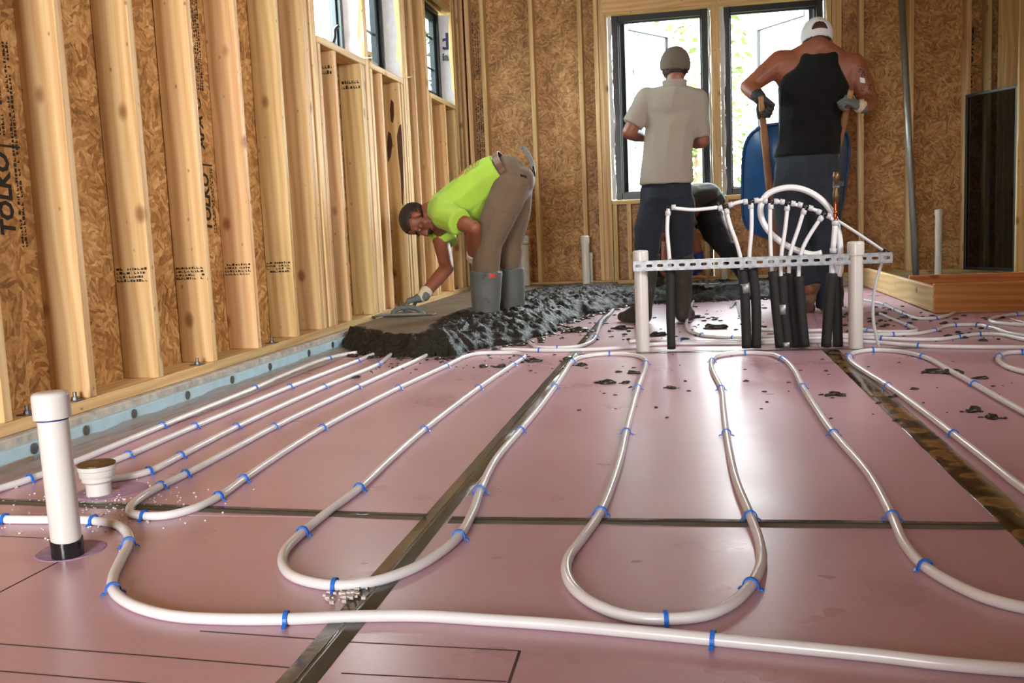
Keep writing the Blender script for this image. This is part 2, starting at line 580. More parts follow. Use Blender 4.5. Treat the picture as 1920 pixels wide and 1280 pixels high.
def concrete_wet():
    k = Nt('wet_concrete')
    co = k.coord()
    n1 = k.n('TexNoise', None, Vector=co, Scale=55.0, Detail=6.0, Roughness=0.65)
    n2 = k.n('TexNoise', None, Vector=co, Scale=190.0, Detail=4.0)
    col = k.ramp(n1.outputs[0], [(0.3, lin((22, 19, 16))), (0.6, lin((44, 40, 34))), (0.8, lin((68, 62, 54)))])
    k.p(Base_Color=col, Roughness=k.ramp(n2.outputs[0], [(0.35, G(0.3)), (0.7, G(0.7))]))
    k.b.inputs['Specular IOR Level'].default_value = 0.2
    h = k.math('ADD', n1.outputs[0], k.math('MULTIPLY', n2.outputs[0], 0.5))
    k.bump(h, 1.0, 0.012)
    return k.m


CONC_WET = concrete_wet()


def concrete_smooth():
    k = Nt('trowelled_concrete')
    co = k.coord()
    n1 = k.n('TexNoise', None, Vector=k.n('Mapping', None, Vector=co, Scale=(1.6, 1, 1)).outputs[0], Scale=6.0, Detail=6.0)
    n2 = k.n('TexNoise', None, Vector=co, Scale=150.0, Detail=3.0)
    col = k.ramp(n1.outputs[0], [(0.3, lin((92, 82, 68))), (0.7, lin((126, 114, 98)))])
    k.p(Base_Color=col, Roughness=0.55)
    k.bump(n2.outputs[0], 0.25, 0.003)
    return k.m


CONC_SM = concrete_smooth()


def clear_film():
    k = Nt('clear_plastic_film')
    co = k.coord()
    n1 = k.n('TexNoise', None, Vector=k.n('Mapping', None, Vector=co, Scale=(14, 2.2, 6)).outputs[0], Scale=2.0, Detail=5.0)
    tr = k.n('BsdfTransparent', None, Color=(0.93, 0.93, 0.92, 1))
    k.p(Base_Color=lin((214, 210, 204)), Roughness=0.14)
    k.bump(n1.outputs[0], 0.8, 0.02)
    mx = k.n('MixShader')
    fz = k.n('Fresnel', None, IOR=1.5)
    k.set(mx.inputs[0], k.math('ADD', k.math('MULTIPLY', fz.outputs[0], 0.5), 0.22))
    k.set(mx.inputs[1], tr.outputs[0]); k.set(mx.inputs[2], k.b.outputs[0])
    k.set(k.out.inputs[0], mx.outputs[0])
    return k.m


FILM = clear_film()


def glassy(name, tint, dens=0.06, rough=0.02):
    k = Nt(name)
    tr = k.n('BsdfTransparent', None, Color=tint)
    gl = k.n('BsdfGlossy', None, Color=(1, 1, 1, 1), Roughness=rough)
    mx = k.n('MixShader')
    fz = k.n('Fresnel', None, IOR=1.45)
    k.set(mx.inputs[0], k.math('ADD', k.math('MULTIPLY', fz.outputs[0], 0.8), dens))
    k.set(mx.inputs[1], tr.outputs[0]); k.set(mx.inputs[2], gl.outputs[0])
    k.set(k.out.inputs[0], mx.outputs[0])
    return k.m


GLASS = glassy('window_glass', (0.86, 0.95, 0.96, 1), 0.02)


def mesh_screen():
    k = Nt('dark_screen_mesh')
    tr = k.n('BsdfTransparent', None, Color=(0.75, 0.74, 0.72, 1))
    k.p(Base_Color=lin((18, 17, 16)), Roughness=0.9)
    k.b.inputs['Specular IOR Level'].default_value = 0.1
    mx = k.n('MixShader')
    mx.inputs[0].default_value = 0.42
    k.set(mx.inputs[1], tr.outputs[0]); k.set(mx.inputs[2], k.b.outputs[0])
    k.set(k.out.inputs[0], mx.outputs[0])
    return k.m


SCREEN = mesh_screen()
LEAF = simple('green_leaves', (84, 96, 50), 0.7, vary=0.25, scale=2.0)
BARK = simple('tree_bark', (92, 76, 60), 0.9, vary=0.3)
GRASSM = simple('lawn_grass', (62, 80, 40), 0.9, vary=0.3, scale=3)
CEIL = simple('ceiling_boards', (188, 160, 120), 0.8)
RED = simple('red_paint', (190, 60, 44), 0.6, vary=0.2)
WHITEP = simple('white_plastic_sheet', (206, 216, 220), 0.4, vary=0.05)
PRINTBR = simple('brown_print', (150, 110, 40), 0.8)
CARD = simple('cardboard_block', (196, 160, 112), 0.8)
TATTOO = simple('tattoo_ink', (58, 44, 42), 0.55, vary=0.3, scale=50)
EYEW = simple('eye_white', (150, 126, 112), 0.3)
HAIR2 = simple('cropped_brown_hair', (66, 42, 33), 0.6, vary=0.3, scale=120, bump=0.4)
TOOLG = simple('worn_grey_steel', (92, 90, 86), 0.5, vary=0.2)
WHITEPATCH = simple('white_gauze', (226, 226, 230), 0.7)


# ================================================================== the room
XF, XO = -1.90, -2.04          # left wall: inner stud face, inner OSB face
YF, YO = 8.50, 8.64            # back wall
XRF, XRO = 2.47, 2.61          # right wall
PZ0, PZ1 = 0.079, 0.117        # bottom plate
WALLTOP = 2.74
_bcache = {}


def board_mesh(w, d, L, ch=0.003):
    key = (round(w, 4), round(d, 4), round(L, 4))
    if key not in _bcache:
        m = MB().box((-w / 2, -d / 2, 0), (w / 2, d / 2, L), ch)
        _bcache[key] = mesh('board', m.v, m.f)
    return _bcache[key]


def board(name, parent, w, d, L, loc, rot=(0, 0, 0), mat=WOOD):
    me = board_mesh(w, d, L)
    if me.materials and me.materials[0] != mat:
        key = (round(w, 4), round(d, 4), round(L, 4), mat.name)
        if key not in _bcache:
            c = me.copy(); c.materials.clear(); c.materials.append(mat); _bcache[key] = c
        me = _bcache[key]
    elif not me.materials:
        me.materials.append(mat)
    o = bpy.data.objects.new(name, me)
    COL.objects.link(o)
    o.parent = parent
    o.location = loc
    o.rotation_euler = rot
    return o


ROT_Y = (-math.pi / 2, 0, 0)    # local z -> world +y ; local y -> world -z
ROT_X = (0, math.pi / 2, 0)     # local z -> world +x ; local x -> world -z


def panel(name, parent, lo, hi, mat, ch=0.0015):
    c = [(a + b) / 2 for a, b in zip(lo, hi)]
    return MB().box(lo, hi, ch).build(name, mat, parent, origin=c)


floor = empty('floor', label='pink foam insulation boards laid over the whole floor with taped seams', cat='floor', kind='structure')
wl = empty('wall_left', label='left wall of bare lumber studs over oriented strand board', cat='wall', kind='structure')
wb = empty('wall_back', label='back wall of bare studs and strand board around two tall windows', cat='wall', kind='structure')
wr = empty('wall_right', label='stud wall on the right side behind the dark screen', cat='wall', kind='structure')
we = empty('wall_rear', label='strand board wall behind the photographer', cat='wall', kind='structure')
cl = empty('ceiling', label='wooden ceiling over the room', cat='ceiling', kind='structure')

# --- floor: foam boards with real joints
SY = {0: (-1.0, 1.895, 4.47, 6.90, 8.62), 1: (-1.0, 1.887, 4.47, 6.90, 8.62), 2: (-1.0, 0.9, 4.47, 6.6, 8.62), 3: (-1.0, 2.1, 4.47, 7.0, 8.62)}
SX = (-1.868, -0.534, 0.603, 1.745, 2.60)
for i in range(4):
    ys = SY[i]
    for j in range(len(ys) - 1):
        panel('foam_board', floor, (SX[i] + 0.0015, ys[j] + 0.0015, -0.05), (SX[i + 1] - 0.0015, ys[j + 1] - 0.0015, 0.0), PINK, 0.002)
panel('subgrade', floor, (-2.06, -3.2, -0.20), (2.7, 8.66, -0.052), CONC_OLD, 0)


def tape_strip(p0, p1, w, mat, crease=True, seed=0, wav=0.0):
    p0, p1 = Vector(p0), Vector(p1)
    t = (p1 - p0)
    L = t.length
    t.normalize()
    a = Vector((-t.y, t.x, 0))
    n = max(4, int(L / 0.03))
    prof = [(-0.5, 0.0006), (-0.47, 0.0014), (-0.08, 0.0014), (-0.03, 0.003 if crease else 0.0014), (0.0, 0.0008 if crease else 0.0014), (0.04, 0.0035 if crease else 0.0014), (0.1, 0.0014), (0.47, 0.0014), (0.5, 0.0006)]
    v, f = [], []
    for i in range(n + 1):
        p = p0 + t * (L * i / n)
        for k, (s_, h) in enumerate(prof):
            nz = noise.noise(Vector((i * 0.35 + seed * 7.1, k * 0.9, seed)))
            off = nz * 0.0008 if 0 < k < 8 else 0
            ed = noise.noise(Vector((i * 0.2 + seed, 3.3 + k, 1.0))) * (0.0015 + wav)
            v.append(p + a * (s_ * w + ed) + Vector((0, 0, h + abs(off))))
    m = len(prof)
    for i in range(n):
        for k in range(m - 1):
            f.append((i * m + k, (i + 1) * m + k, (i + 1) * m + k + 1, i * m + k + 1))
    me = mesh('seam_tape', v, f, mat, True)
    return link('seam_tape', me, floor)


tape_strip((-0.534, 0.9, 0), (-0.534, 8.3, 0), 0.058, TAPE, True, 1)
tape_strip((-1.86, 2.00, 0), (-0.56, 1.905, 0), 0.044, TAPE, True, 2)
tape_strip((-0.50, 1.888, 0), (0.58, 1.898, 0), 0.046, TAPE, True, 3)
tape_strip((-0.52, 4.475, 0), (0.60, 4.475, 0), 0.05, TAPE, False, 4)
tape_strip((0.60, 4.475, 0), (2.45, 4.475, 0), 0.05, TAPE, False, 5)
tape_strip((0.612, 0.9, 0), (0.628, 4.45, 0), 0.072, TAPE_BROWN, False, 6)

# --- marker lines drawn on the foam
def mark(pts, w=0.0022):
    m = MB()
    for a, b in zip(pts[:-1], pts[1:]):
        m.bar((a[0], a[1], 0.0003), (b[0], b[1], 0.0003), w, 0.0006)
    return m.build('marker_line', PENCIL, floor)


mark([(-1.20, 1.2505), (-1.052, 1.238), (-0.753, 1.217), (-0.557, 1.202)], 0.002)
mark([(-0.757, 1.31), (-0.563, 1.297)], 0.002)
mark([(-0.511, 1.292), (-0.247, 1.284)], 0.002)
mark([(-0.247, 1.284), (-0.245, 1.19), (-0.244, 1.12)], 0.004)
mark([(-0.482, 1.193), (-0.249, 1.19)], 0.002)
mark([(-0.985, 1.153), (-0.778, 1.14), (-0.57, 1.128)], 0.0018)
mark([(-1.30, 1.365), (-1.21, 1.437), (-1.205, 1.59)], 0.003)
mark([(-1.5, 1.737), (-1.445, 1.734), (-1.26, 1.722)], 0.002)

# --- cut-out discs in the foam around the standpipe and the drain
def foam_ring(c, r0, r1, seed):
    v, f = [], []
    n = 40
    for k in range(n):
        an = 2 * math.pi * k / n
        wob = 1 + 0.05 * noise.noise(Vector((math.cos(an) * 2, math.sin(an) * 2, seed)))
        for r, z in ((r0, 0.0010), (r1 * wob * 0.97, 0.0016), (r1 * wob, 0.0002)):
            v.append((c[0] + r * math.cos(an), c[1] + r * math.sin(an), z))
    for k in range(n):
        k2 = (k + 1) % n
        for q in range(2):
            f.append((k * 3 + q, k * 3 + q + 1, k2 * 3 + q + 1, k2 * 3 + q))
    return link('cut_foam_ring', mesh('cut_foam_ring', v, f, PURPLE), floor)


foam_ring((-1.222, 1.655), 0.02, 0.066, 1)
foam_ring((-1.41, 2.085), 0.02, 0.085, 2)

# --- left wall
for y0, y1 in ((-3.0, 1.05), (1.05, 3.574), (3.574, 6.2), (6.2, YO)):
    board('bottom_plate', wl, 0.14, 0.038, y1 - y0 - 0.002, (XF - 0.07, y0, (PZ0 + PZ1) / 2), ROT_Y, WOOD_PALE)
board('top_plate', wl, 0.14, 0.038, YO + 3.0, (XF - 0.07, -3.0, WALLTOP + 0.019), ROT_Y)
SH = WALLTOP - PZ1
full = [-2.53, -2.12, -1.72, -1.31, -0.90, -0.50, -0.09, 0.31, 0.72, 1.12, 1.53, 1.935, 2.345, 2.745, 3.150, 3.560, 3.980, 4.415,
        4.752, 4.795, 4.865, 4.905, 5.725, 5.765, 6.525, 6.565, 6.605, 6.80, 7.13, 7.175, 8.075, 8.115, 8.30, 8.475]
for y in full:
    jit = rng.uniform(-0.004, 0.004)
    board('stud', wl, 0.14, 0.038, SH, (XF - 0.07 + jit, y + 0.019, PZ1), (rng.uniform(-.0015, .0015), rng.uniform(-.001, .001), 0))
SILLZ = 1.626
WINS = [(4.955, 5.715), (5.815, 6.510), (7.235, 8.060)]
WHEAD = 2.43
for a, b in WINS:
    board('rough_sill', wl, 0.14, 0.038, b - a + 0.01, (XF - 0.07 + 0.003, a - 0.005, SILLZ + 0.019), ROT_Y)
    for q in (0, 1):
        board('header', wl, 0.038, 0.235, b - a + 0.07, (XF - 0.03 - 0.08 * q, a - 0.035, WHEAD + 0.1175), ROT_Y)
for y in (4.95, 5.18, 5.62, 5.665, 5.812, 6.005, 6.405, 6.465, 7.225, 7.66, 8.02):
    board('cripple_stud', wl, 0.14, 0.038, SILLZ - PZ1, (XF - 0.07 + rng.uniform(-.003, .003), y + 0.019, PZ1))
OZ0, OZ1 = 0.02, WALLTOP + 0.03


def osb_left(y0, y1, z0=OZ0, z1=OZ1):
    panel('strand_board', wl, (XO - 0.012, y0 + 0.0015, z0), (XO, y1 - 0.0015, z1), OSB_L)


for y0, y1 in ((-3.0, -2.13), (-2.13, -0.91), (-0.91, 0.31), (0.31, 1.53), (1.53, 2.764), (2.764, 4.0), (4.0, 4.955), (5.715, 5.815), (6.51, 7.235), (8.06, YO + 0.012)):
    osb_left(y0, y1)
for a, b in WINS:
    osb_left(a, b, OZ0, SILLZ + 0.03)
    osb_left(a, b, WHEAD, OZ1)

# footing ledge, edge insulation and its washers, anchor bolts
panel('footing', wl, (XO - 0.1, -3.0, -0.2), (-1.872, YO, PZ0 - 0.0005), CONC_OLD, 0.004)
for y0, y1 in ((-3.0, 1.2), (1.2, 3.64), (3.64, 6.08), (6.08, YF)):
    MB().box((-1.871, y0 + 0.001, -0.04), (-1.848, y1 - 0.001, 0.054), 0.002).build('edge_insulation', EDGEFOAM, wl, origin=(-1.86, (y0 + y1) / 2, 0))
wm = MB().lathe([(0.002, 0), (0.0165, 0), (0.0165, 0.003), (0.008, 0.0042), (0.002, 0.0042)], n=16)
wme = mesh('washer', wm.v, wm.f, STEEL)
for y in (2.0, 2.386, 2.629, 2.893, 3.248, 3.607, 3.972, 4.425, 4.75):
    link('insulation_washer', wme, wl, (-1.848, y, 0.036), rot=(0, math.pi / 2, 0))
am = MB().box((-0.022, -0.022, 0), (0.022, 0.022, 0.004)).lathe([(0.011, 0.004), (0.011, 0.013), (0.006, 0.014), (0.006, 0.028)], n=8)
ame = mesh('anchor_bolt', am.v, am.f, STEEL)
for y in (0.5, 2.475, 2.70, 3.48, 4.18, 6.23, 7.9):
    link('anchor_bolt', ame, wl, (-1.925, y, PZ1))

# clear vapour film crumpled along the wall edge
v, f = [], []
nu, nv = 240, 9
for i in range(nu + 1):
    y = 1.6 + (5.0 - 1.6) * i / nu
    for j in range(nv + 1):
        s_ = j / nv
        x = -1.845 + s_ * (0.15 + 0.03 * noise.noise(Vector((y * 1.7, 0.3, 0))))
        z = 0.012 * (1 - s_) ** 2 + 0.004 + 0.016 * abs(noise.noise(Vector((y * 3.3, s_ * 2.5, 2.0)))) * (1 - 0.6 * s_) + 0.006 * abs(noise.noise(Vector((y * 14, s_ * 7, 5.0))))
        v.append((x, y, z))
for i in range(nu):
    for j in range(nv):
        f.append((i * (nv + 1) + j, i * (nv + 1) + j + 1, (i + 1) * (nv + 1) + j + 1, (i + 1) * (nv + 1) + j))
o = link('vapour_film', mesh('vapour_film', v, f, FILM, True))
tag(o, 'strip of crumpled clear plastic film lying along the foot of the left wall', 'plastic film')
o = MB().bar((-1.842, 1.72, 0.014), (-1.838, 2.36, 0.014), 0.012, 0.012).build('wood_lath', WOOD_BOX, None, origin=None)
tag(o, 'thin brown wooden lath lying at the very near end of the left wall foot', 'lath')

# --- back wall
for x0, x1 in ((-1.9, 0.9), (0.9, 2.6)):
    board('bottom_plate', wb, 0.038, 0.14, x1 - x0 - 0.002, (x0, YF + 0.07, (PZ0 + PZ1) / 2), ROT_X, WOOD_PALE)
board('top_plate', wb, 0.038, 0.14, 4.5, (-1.9, YF + 0.07, WALLTOP + 0.019), ROT_X)
for x in (-1.872, -1.735, -1.30, -0.875, -0.733, -0.694, -0.655, 0.2545, 0.2935, 1.20, 1.239, 1.278, 1.455, 1.845, 2.285, 2.44):
    board('stud', wb, 0.038, 0.14, SH, (x, YF + 0.07 + rng.uniform(-.003, .003), PZ1), (rng.uniform(-.001, .001), rng.uniform(-.0015, .0015), 0))
BW = [(-0.634, 0.235), (0.314, 1.180)]
BZ0, BZ1 = 0.815, 2.412
for a, b in BW:
    board('rough_sill', wb, 0.038, 0.14, b - a, (a, YF + 0.07, BZ0 - 0.019), ROT_X)
for q in (0, 1):
    board('header', wb, 0.235, 0.038, 1.93, (-0.70, YF + 0.02 + 0.09 * q, BZ1 + 0.118), ROT_X)
board('header_plate', wb, 0.02, 0.14, 1.86, (-0.67, YF + 0.068, BZ1 + 0.0005 - 0.009), ROT_X)
for x in (-0.612, -0.490, -0.08, 0.18, 0.345, 0.72, 1.155):
    board('cripple_stud', wb, 0.038, 0.14, BZ0 - 0.038 - PZ1, (x, YF + 0.07, PZ1))


def osb_back(x0, x1, z0=OZ0, z1=OZ1):
    panel('strand_board', wb, (x0 + 0.0015, YO, z0), (x1 - 0.0015, YO + 0.012, z1), OSB_B)


for x0, x1 in ((-2.04, -0.875), (-0.875, -0.634), (0.235, 0.314), (1.18, 1.845), (1.845, 2.62)):
    osb_back(x0, x1)
for a, b in BW:
    osb_back(a, b, OZ0, BZ0)
    osb_back(a, b, BZ1, OZ1)
panel('footing', wb, (-1.87, YF - 0.02, -0.2), (2.6, YO + 0.1, PZ0 - 0.0005), CONC_OLD, 0.004)

# --- right wall (only its far end shows), closed rear wall, ceiling
board('bottom_plate', wr, 0.14, 0.038, 11.5, (XRF + 0.07, -3.0, (PZ0 + PZ1) / 2), ROT_Y, WOOD_PALE)
for y in (8.36, 8.20, 7.88, 7.47, 7.06, 6.66):
    board('stud', wr, 0.14, 0.038, SH, (XRF + 0.07, y + 0.019, PZ1))
for y0, y1 in ((-3.0, -0.56), (-0.56, 1.88), (1.88, 4.32), (4.32, 6.76), (6.76, 8.64)):
    panel('strand_board', wr, (XRO, y0, OZ0), (XRO + 0.012, y1, OZ1), OSB_L)
panel('footing', wr, (XRF - 0.02, -3.0, -0.2), (XRO + 0.1, YF - 0.021, PZ0 - 0.0005), CONC_OLD, 0.004)
panel('wall_board', we, (0.6, -3.15, -0.05), (2.62, -3.03, OZ1), OSB_B)
panel('wall_board', we, (-2.05, -3.15, -0.05), (0.6, -3.03, OZ1), OSB_B)
panel('ceiling_board', cl, (-2.2, -3.2, WALLTOP + 0.031), (2.8, 8.8, WALLTOP + 0.12), CEIL)

# --- windows
def frame_xz(m, x0, x1, z0, z1, y0, y1, w):
    for lo, hi in (((x0, y0, z0), (x0 + w, y1, z1)), ((x1 - w, y0, z0), (x1, y1, z1)), ((x0 + w, y0, z0), (x1 - w, y1, z0 + w)), ((x0 + w, y0, z1 - w), (x1 - w, y1, z1))):
        m.box(lo, hi, 0.003)
    return m


def wavy_strip(name, parent, axis, p, width, z0, z1, depth, seed, mat=WRAP, thick=0.002):
    """crumpled ribbon of house wrap standing in a window gap; axis x or y is its width direction"""
    v, f = [], []
    nu_, nv_ = 70, 5
    for i in range(nu_ + 1):
        z = z0 + (z1 - z0) * i / nu_
        w = width * (1 + 0.5 * noise.noise(Vector((z * 5, seed, 0))))
        for j in range(nv_ + 1):
            s_ = j / nv_
            d = depth * noise.noise(Vector((z * 7, s_ * 3, seed + 4.0)))
            q = Vector(p)
            if axis == 'x': q += Vector((s_ * w, d, 0))
            else: q += Vector((d, s_ * w, 0))
            v.append((q.x, q.y, z))
    for i in range(nu_):
        for j in range(nv_):
            f.append((i * (nv_ + 1) + j, i * (nv_ + 1) + j + 1, (i + 1) * (nv_ + 1) + j + 1, (i + 1) * (nv_ + 1) + j))
    return link(name, mesh(name, v, f, mat, True), parent)


def back_window(name, label, a, b, hinge_left, swing):
    t = empty(name, ((a + b) / 2, 8.62, BZ0), label, 'window', kind='structure')
    ox, oy, oz = t.location
    x0, x1 = a + 0.032, b - 0.018
    z0, z1 = BZ0 + 0.004, BZ1 - 0.012
    L = Matrix.Translation(-t.location)
    m = frame_xz(MB(), x0, x1, z0, z1, 8.575, 8.665, 0.055)
    m.v = [L @ p for p in m.v]
    m.build('window_frame', FRAME, t)
    m = frame_xz(MB(), x0 + 0.045, x1 - 0.045, z0 + 0.045, z1 - 0.045, 8.615, 8.65, 0.022)
    m.v = [L @ p for p in m.v]
    m.build('stop_bead', FRAME, t)
    # open casement sash, turned about its hinge
    W = x1 - x0 - 0.11
    hx = x0 + 0.095 if hinge_left else x1 - 0.095
    sgn = 1 if hinge_left else -1
    s_ = empty('sash', (hx - ox, 8.675 - oy, 0), parent=t)
    s_.rotation_euler = (0, 0, sgn * swing)
    fm = MB()
    xa, xb = (0, W) if hinge_left else (-W, 0)
    frame_xz(fm, xa, xb, z0 + 0.055 - oz, z1 - 0.055 - oz, -0.02, 0.02, 0.048)
    fm.build('sash_frame', FRAME_G, s_)
    hb = MB().box((sgn * 0.002 - 0.028, -0.03, z0 + 0.055 - oz), (sgn * 0.002 + 0.028, 0.028, z1 - 0.055 - oz), 0.003)
    hb.build('hinge_stile', FRAME, s_)
    MB().box((xa + 0.045, -0.004, z0 + 0.10 - oz), (xb - 0.045, 0.004, z1 - 0.10 - oz)).build('pane', GLASS, s_)
    # house wrap pushed into the gaps
    for k, (px_, w_) in enumerate(((a + 0.002, 0.034), (b - 0.020, 0.020))):
        wv = wavy_strip('wrap_flap', t, 'x', (px_ - ox, 8.535 - oy, 0), w_, z0 - oz, z1 - 0.02 - oz, 0.02, 3.0 * k + ox)
    mz = MB()
    for k in range(5):
        zz = 0.25 + 0.24 * k
        pts = [Vector((x0 - 0.005 - ox + 0.012 * math.sin(q * 1.3 + k), 8.55 - oy - 0.01 * q, zz - 0.012 * q + 0.006 * math.cos(q * 2.1))) for q in range(6)]
        mz.sweep(pts, 0.0022, 5)
    mz.build('loose_thread', WRAP, t)
    return t


back_window('window_4', 'tall black-framed window behind the worker in the pale polo shirt', BW[0][0], BW[0][1], True, math.radians(57))
back_window('window_5', 'tall black-framed window behind the worker in the black tank top', BW[1][0], BW[1][1], False, math.radians(55))


def left_window(name, label, a, b, muntin, crank, flap):
    t = empty(name, (-2.05, (a + b) / 2, SILLZ + 0.038), label, 'window', kind='structure')
    ox, oy, oz = t.location
    y0, y1, z0, z1 = a + 0.012 - oy, b - 0.07 - oy, 0.006, WHEAD - 0.01 - oz
    xa, xb = -0.02, 0.055
    def fr(m, y0, y1, z0, z1, xa, xb, w):
        for lo, hi in (((xa, y0, z0), (xb, y0 + w, z1)), ((xa, y1 - w, z0), (xb, y1, z1)), ((xa, y0 + w, z0), (xb, y1 - w, z0 + w)), ((xa, y0 + w, z1 - w), (xb, y1 - w, z1))):
            m.box(lo, hi, 0.003)
        return m
    fr(MB(), y0, y1, z0, z1, xa, xb, 0.035).build('window_frame', FRAME, t)
    if muntin:
        s_ = empty('sash', (0, 0, 0), parent=t)
        fr(MB(), y0 + 0.03, y1 - 0.036, z0 + 0.03, z1 - 0.03, -0.012, 0.03, 0.05).build('sash_frame', FRAME_G, s_)
        MB().box((-0.004, y0 + 0.07, z0 + 0.07), (0.003, y1 - 0.08, z1 - 0.07)).build('pane', GLASS, s_)
        mm = MB()
        ym = (y0 + y1) / 2
        mm.box((0.003, ym - 0.008, z0 + 0.07), (0.009, ym + 0.008, z1 - 0.07))
        for fz_ in (0.36, 0.70):
            zz = z0 + (z1 - z0) * fz_
            mm.box((0.0035, y0 + 0.07, zz - 0.008), (0.0095, y1 - 0.08, zz + 0.008))
        mm.build('muntin', FRAME_G, s_)
    else:
        s_ = empty('sash', (-0.03, y0 + 0.045, 0), parent=t)
        s_.rotation_euler = (0, 0, math.radians(38))
        fr(MB(), 0, y1 - y0 - 0.09, z0 + 0.03, z1 - 0.03, -0.02, 0.02, 0.045).build('sash_frame', FRAME_G, s_)
        MB().box((-0.004, 0.04, z0 + 0.07), (0.004, y1 - y0 - 0.13, z1 - 0.07)).build('pane', GLASS, s_)
        MB().box((0.0, y1 - 0.055, z0 + 0.035), (0.03, y1 - 0.036, z1 - 0.035), 0.002).build('stop_bead', FRAME_G, t)
    if crank:
        m = MB().box((0.055, -0.20, 0.0), (0.115, 0.02, 0.028), 0.006)
        m.sweep(spline([(0.09, 0.0, 0.02), (0.10, 0.02, 0.07), (0.10, 0.03, 0.11), (0.11, 0.06, 0.135)], 0.01), [0.011] * 60 and 0.010, 8)
        m.build('crank_handle', BLACKP, t, smooth=False)
    # flap of house wrap folded in over the far jamb
    v, f = [], []
    nu_, nv_ = 60, 8
    for i in range(nu_ + 1):
        z = 0.002 + (z1 - 0.02) * i / nu_
        w = 0.085 * (1 + 0.3 * noise.noise(Vector((z * 4, oy, 1)))) + (0.02 if z < 0.12 else 0)
        for j in range(nv_ + 1):
            s_ = j / nv_
            x = 0.04 + s_ * w
            d = -0.013 - 0.012 * abs(noise.noise(Vector((z * 6, s_ * 4, oy + 2.0)))) - 0.045 * (1 - s_) ** 2
            v.append((x, b - oy + d, z))
    for i in range(nu_):
        for j in range(nv_):
            f.append((i * (nv_ + 1) + j, (i + 1) * (nv_ + 1) + j, (i + 1) * (nv_ + 1) + j + 1, i * (nv_ + 1) + j + 1))
    fl_ = link('wrap_flap', mesh('wrap_flap', v, f, WRAP, True), t)
    return t, fl_


w1, _ = left_window('window_1', 'nearest of the three high left windows with its sash swung open', *WINS[0], False, True, 0)
w2, _ = left_window('window_2', 'middle high left window with a wood block on its sill', *WINS[1], True, False, 0)
w3, f3 = left_window('window_3', 'farthest high left window close to the room corner with lettered wrap flap', *WINS[2], True, False, 1)
m = MB().ell((0.085, -0.30, 0.012), (0.03, 0.05, 0.018), 10, 6)
m.build('sill_lock', BLACKP, w3, True)


def text_mesh(body, size, M, mat, parent, name, ext=0.0006, shear=0.0, bold=0.0, xs=1.0):
    c = bpy.data.curves.new('txt', 'FONT')
    c.body = body
    c.size = size
    c.extrude = ext
    c.offset = bold
    c.shear = shear
    c.resolution_u = 2
    t = bpy.data.objects.new('txt', c)
    COL.objects.link(t)
    bpy.context.view_layer.update()
    me = bpy.data.meshes.new_from_object(t.evaluated_get(bpy.context.evaluated_depsgraph_get()))
    bpy.data.objects.remove(t)
    me.name = name
    me.transform(M @ Matrix.Diagonal((xs, 1, 1, 1)))
    me.materials.clear()
    me.materials.append(mat)
    o = link(name, me, parent)
    return o


def basis(o, bx, by):
    """matrix whose text baseline runs along bx and whose letters stand along by"""
    bx, by = Vector(bx).normalized(), Vector(by).normalized()
    bz = bx.cross(by)
    M = Matrix.Identity(4)
    for i in range(3):
        M[i][0], M[i][1], M[i][2], M[i][3] = bx[i], by[i], bz[i], o[i]
    return M


# lettering on the flap of window_3
oy3 = w3.location.y
for body, size, z, mat in (('d', 0.19, 0.46, INKNAVY), ('tia', 0.085, 0.37, BLACKP)):
    text_mesh(body, size, basis((0.035, WINS[2][1] - oy3 - 0.034, z), (1, 0, 0), (0, 0, 1)), mat, w3, 'wrap_lettering', 0.001, bold=0.003)


def stamp_rows(name, parent, o, bx, by, L, rows, row_h, mat, seed):
    """rows of small illegible print marks"""
    r = random.Random(seed)
    bx, by = Vector(bx), Vector(by)
    nrm = bx.cross(by)
    m = MB()
    for k in range(rows):
        x = 0.0
        while x < L:
            w = r.uniform(0.004, 0.013)
            h = row_h * r.uniform(0.45, 0.7)
            if r.random() < 0.88:
                p = Vector(o) + bx * (x + w / 2) + by * (k * row_h + h / 2) + nrm * 0.0006
                q = [p + bx * (sx * w / 2) + by * (sy * h / 2) for sx, sy in ((-1, -1), (1, -1), (1, 1), (-1, 1))]
                if r.random() < 0.5:
                    m.add(q, [(0, 1, 2, 3)])
                else:
                    q2 = [p + bx * (sx * w / 2) + by * (sy * h / 6 - h / 3) for sx, sy in ((-1, -1), (1, -1), (1, 1), (-1, 1))]
                    m.add(q2, [(0, 1, 2, 3)])
                    q3 = [p + bx * (sx * w / 6 - w / 3) + by * (sy * h / 2) for sx, sy in ((-1, -1), (1, -1), (1, 1), (-1, 1))]
                    m.add(q3, [(0, 1, 2, 3)])
            x += w + r.uniform(0.002, 0.006)
    return m.build(name, mat, parent)


XT = XO + 0.0008
# strand-board grade stamps: left wall reads upward, letters standing towards the camera side
ZU, LU = (0, 0, 1), (0, -1, 0)
text_mesh('TOLKO', 0.088, basis((XT, 2.650, 0.645), ZU, LU), INK, wl, 'board_stamp', bold=0.003, shear=0.12, xs=.84)
stamp_rows('board_stamp', wl, (XT, 2.700, 0.61), ZU, LU, 0.62, 2, 0.016, INK, 3)
stamp_rows('board_stamp', wl, (XT, 2.648, 0.95), ZU, LU, 0.6, 5, 0.017, INK, 4)
MB().box((XT - .0005, 2.590, 0.915), (XT, 2.71, 0.922)).build('board_stamp', INK, wl)
text_mesh('TOLKO', 0.088, basis((XT, 3.905, 0.645), ZU, LU), INK, wl, 'board_stamp', bold=0.003, shear=0.12, xs=.84)
text_mesh('APA', 0.075, basis((XT, 3.895, 1.00), ZU, LU), INK, wl, 'board_stamp', bold=0.002, shear=0.15)
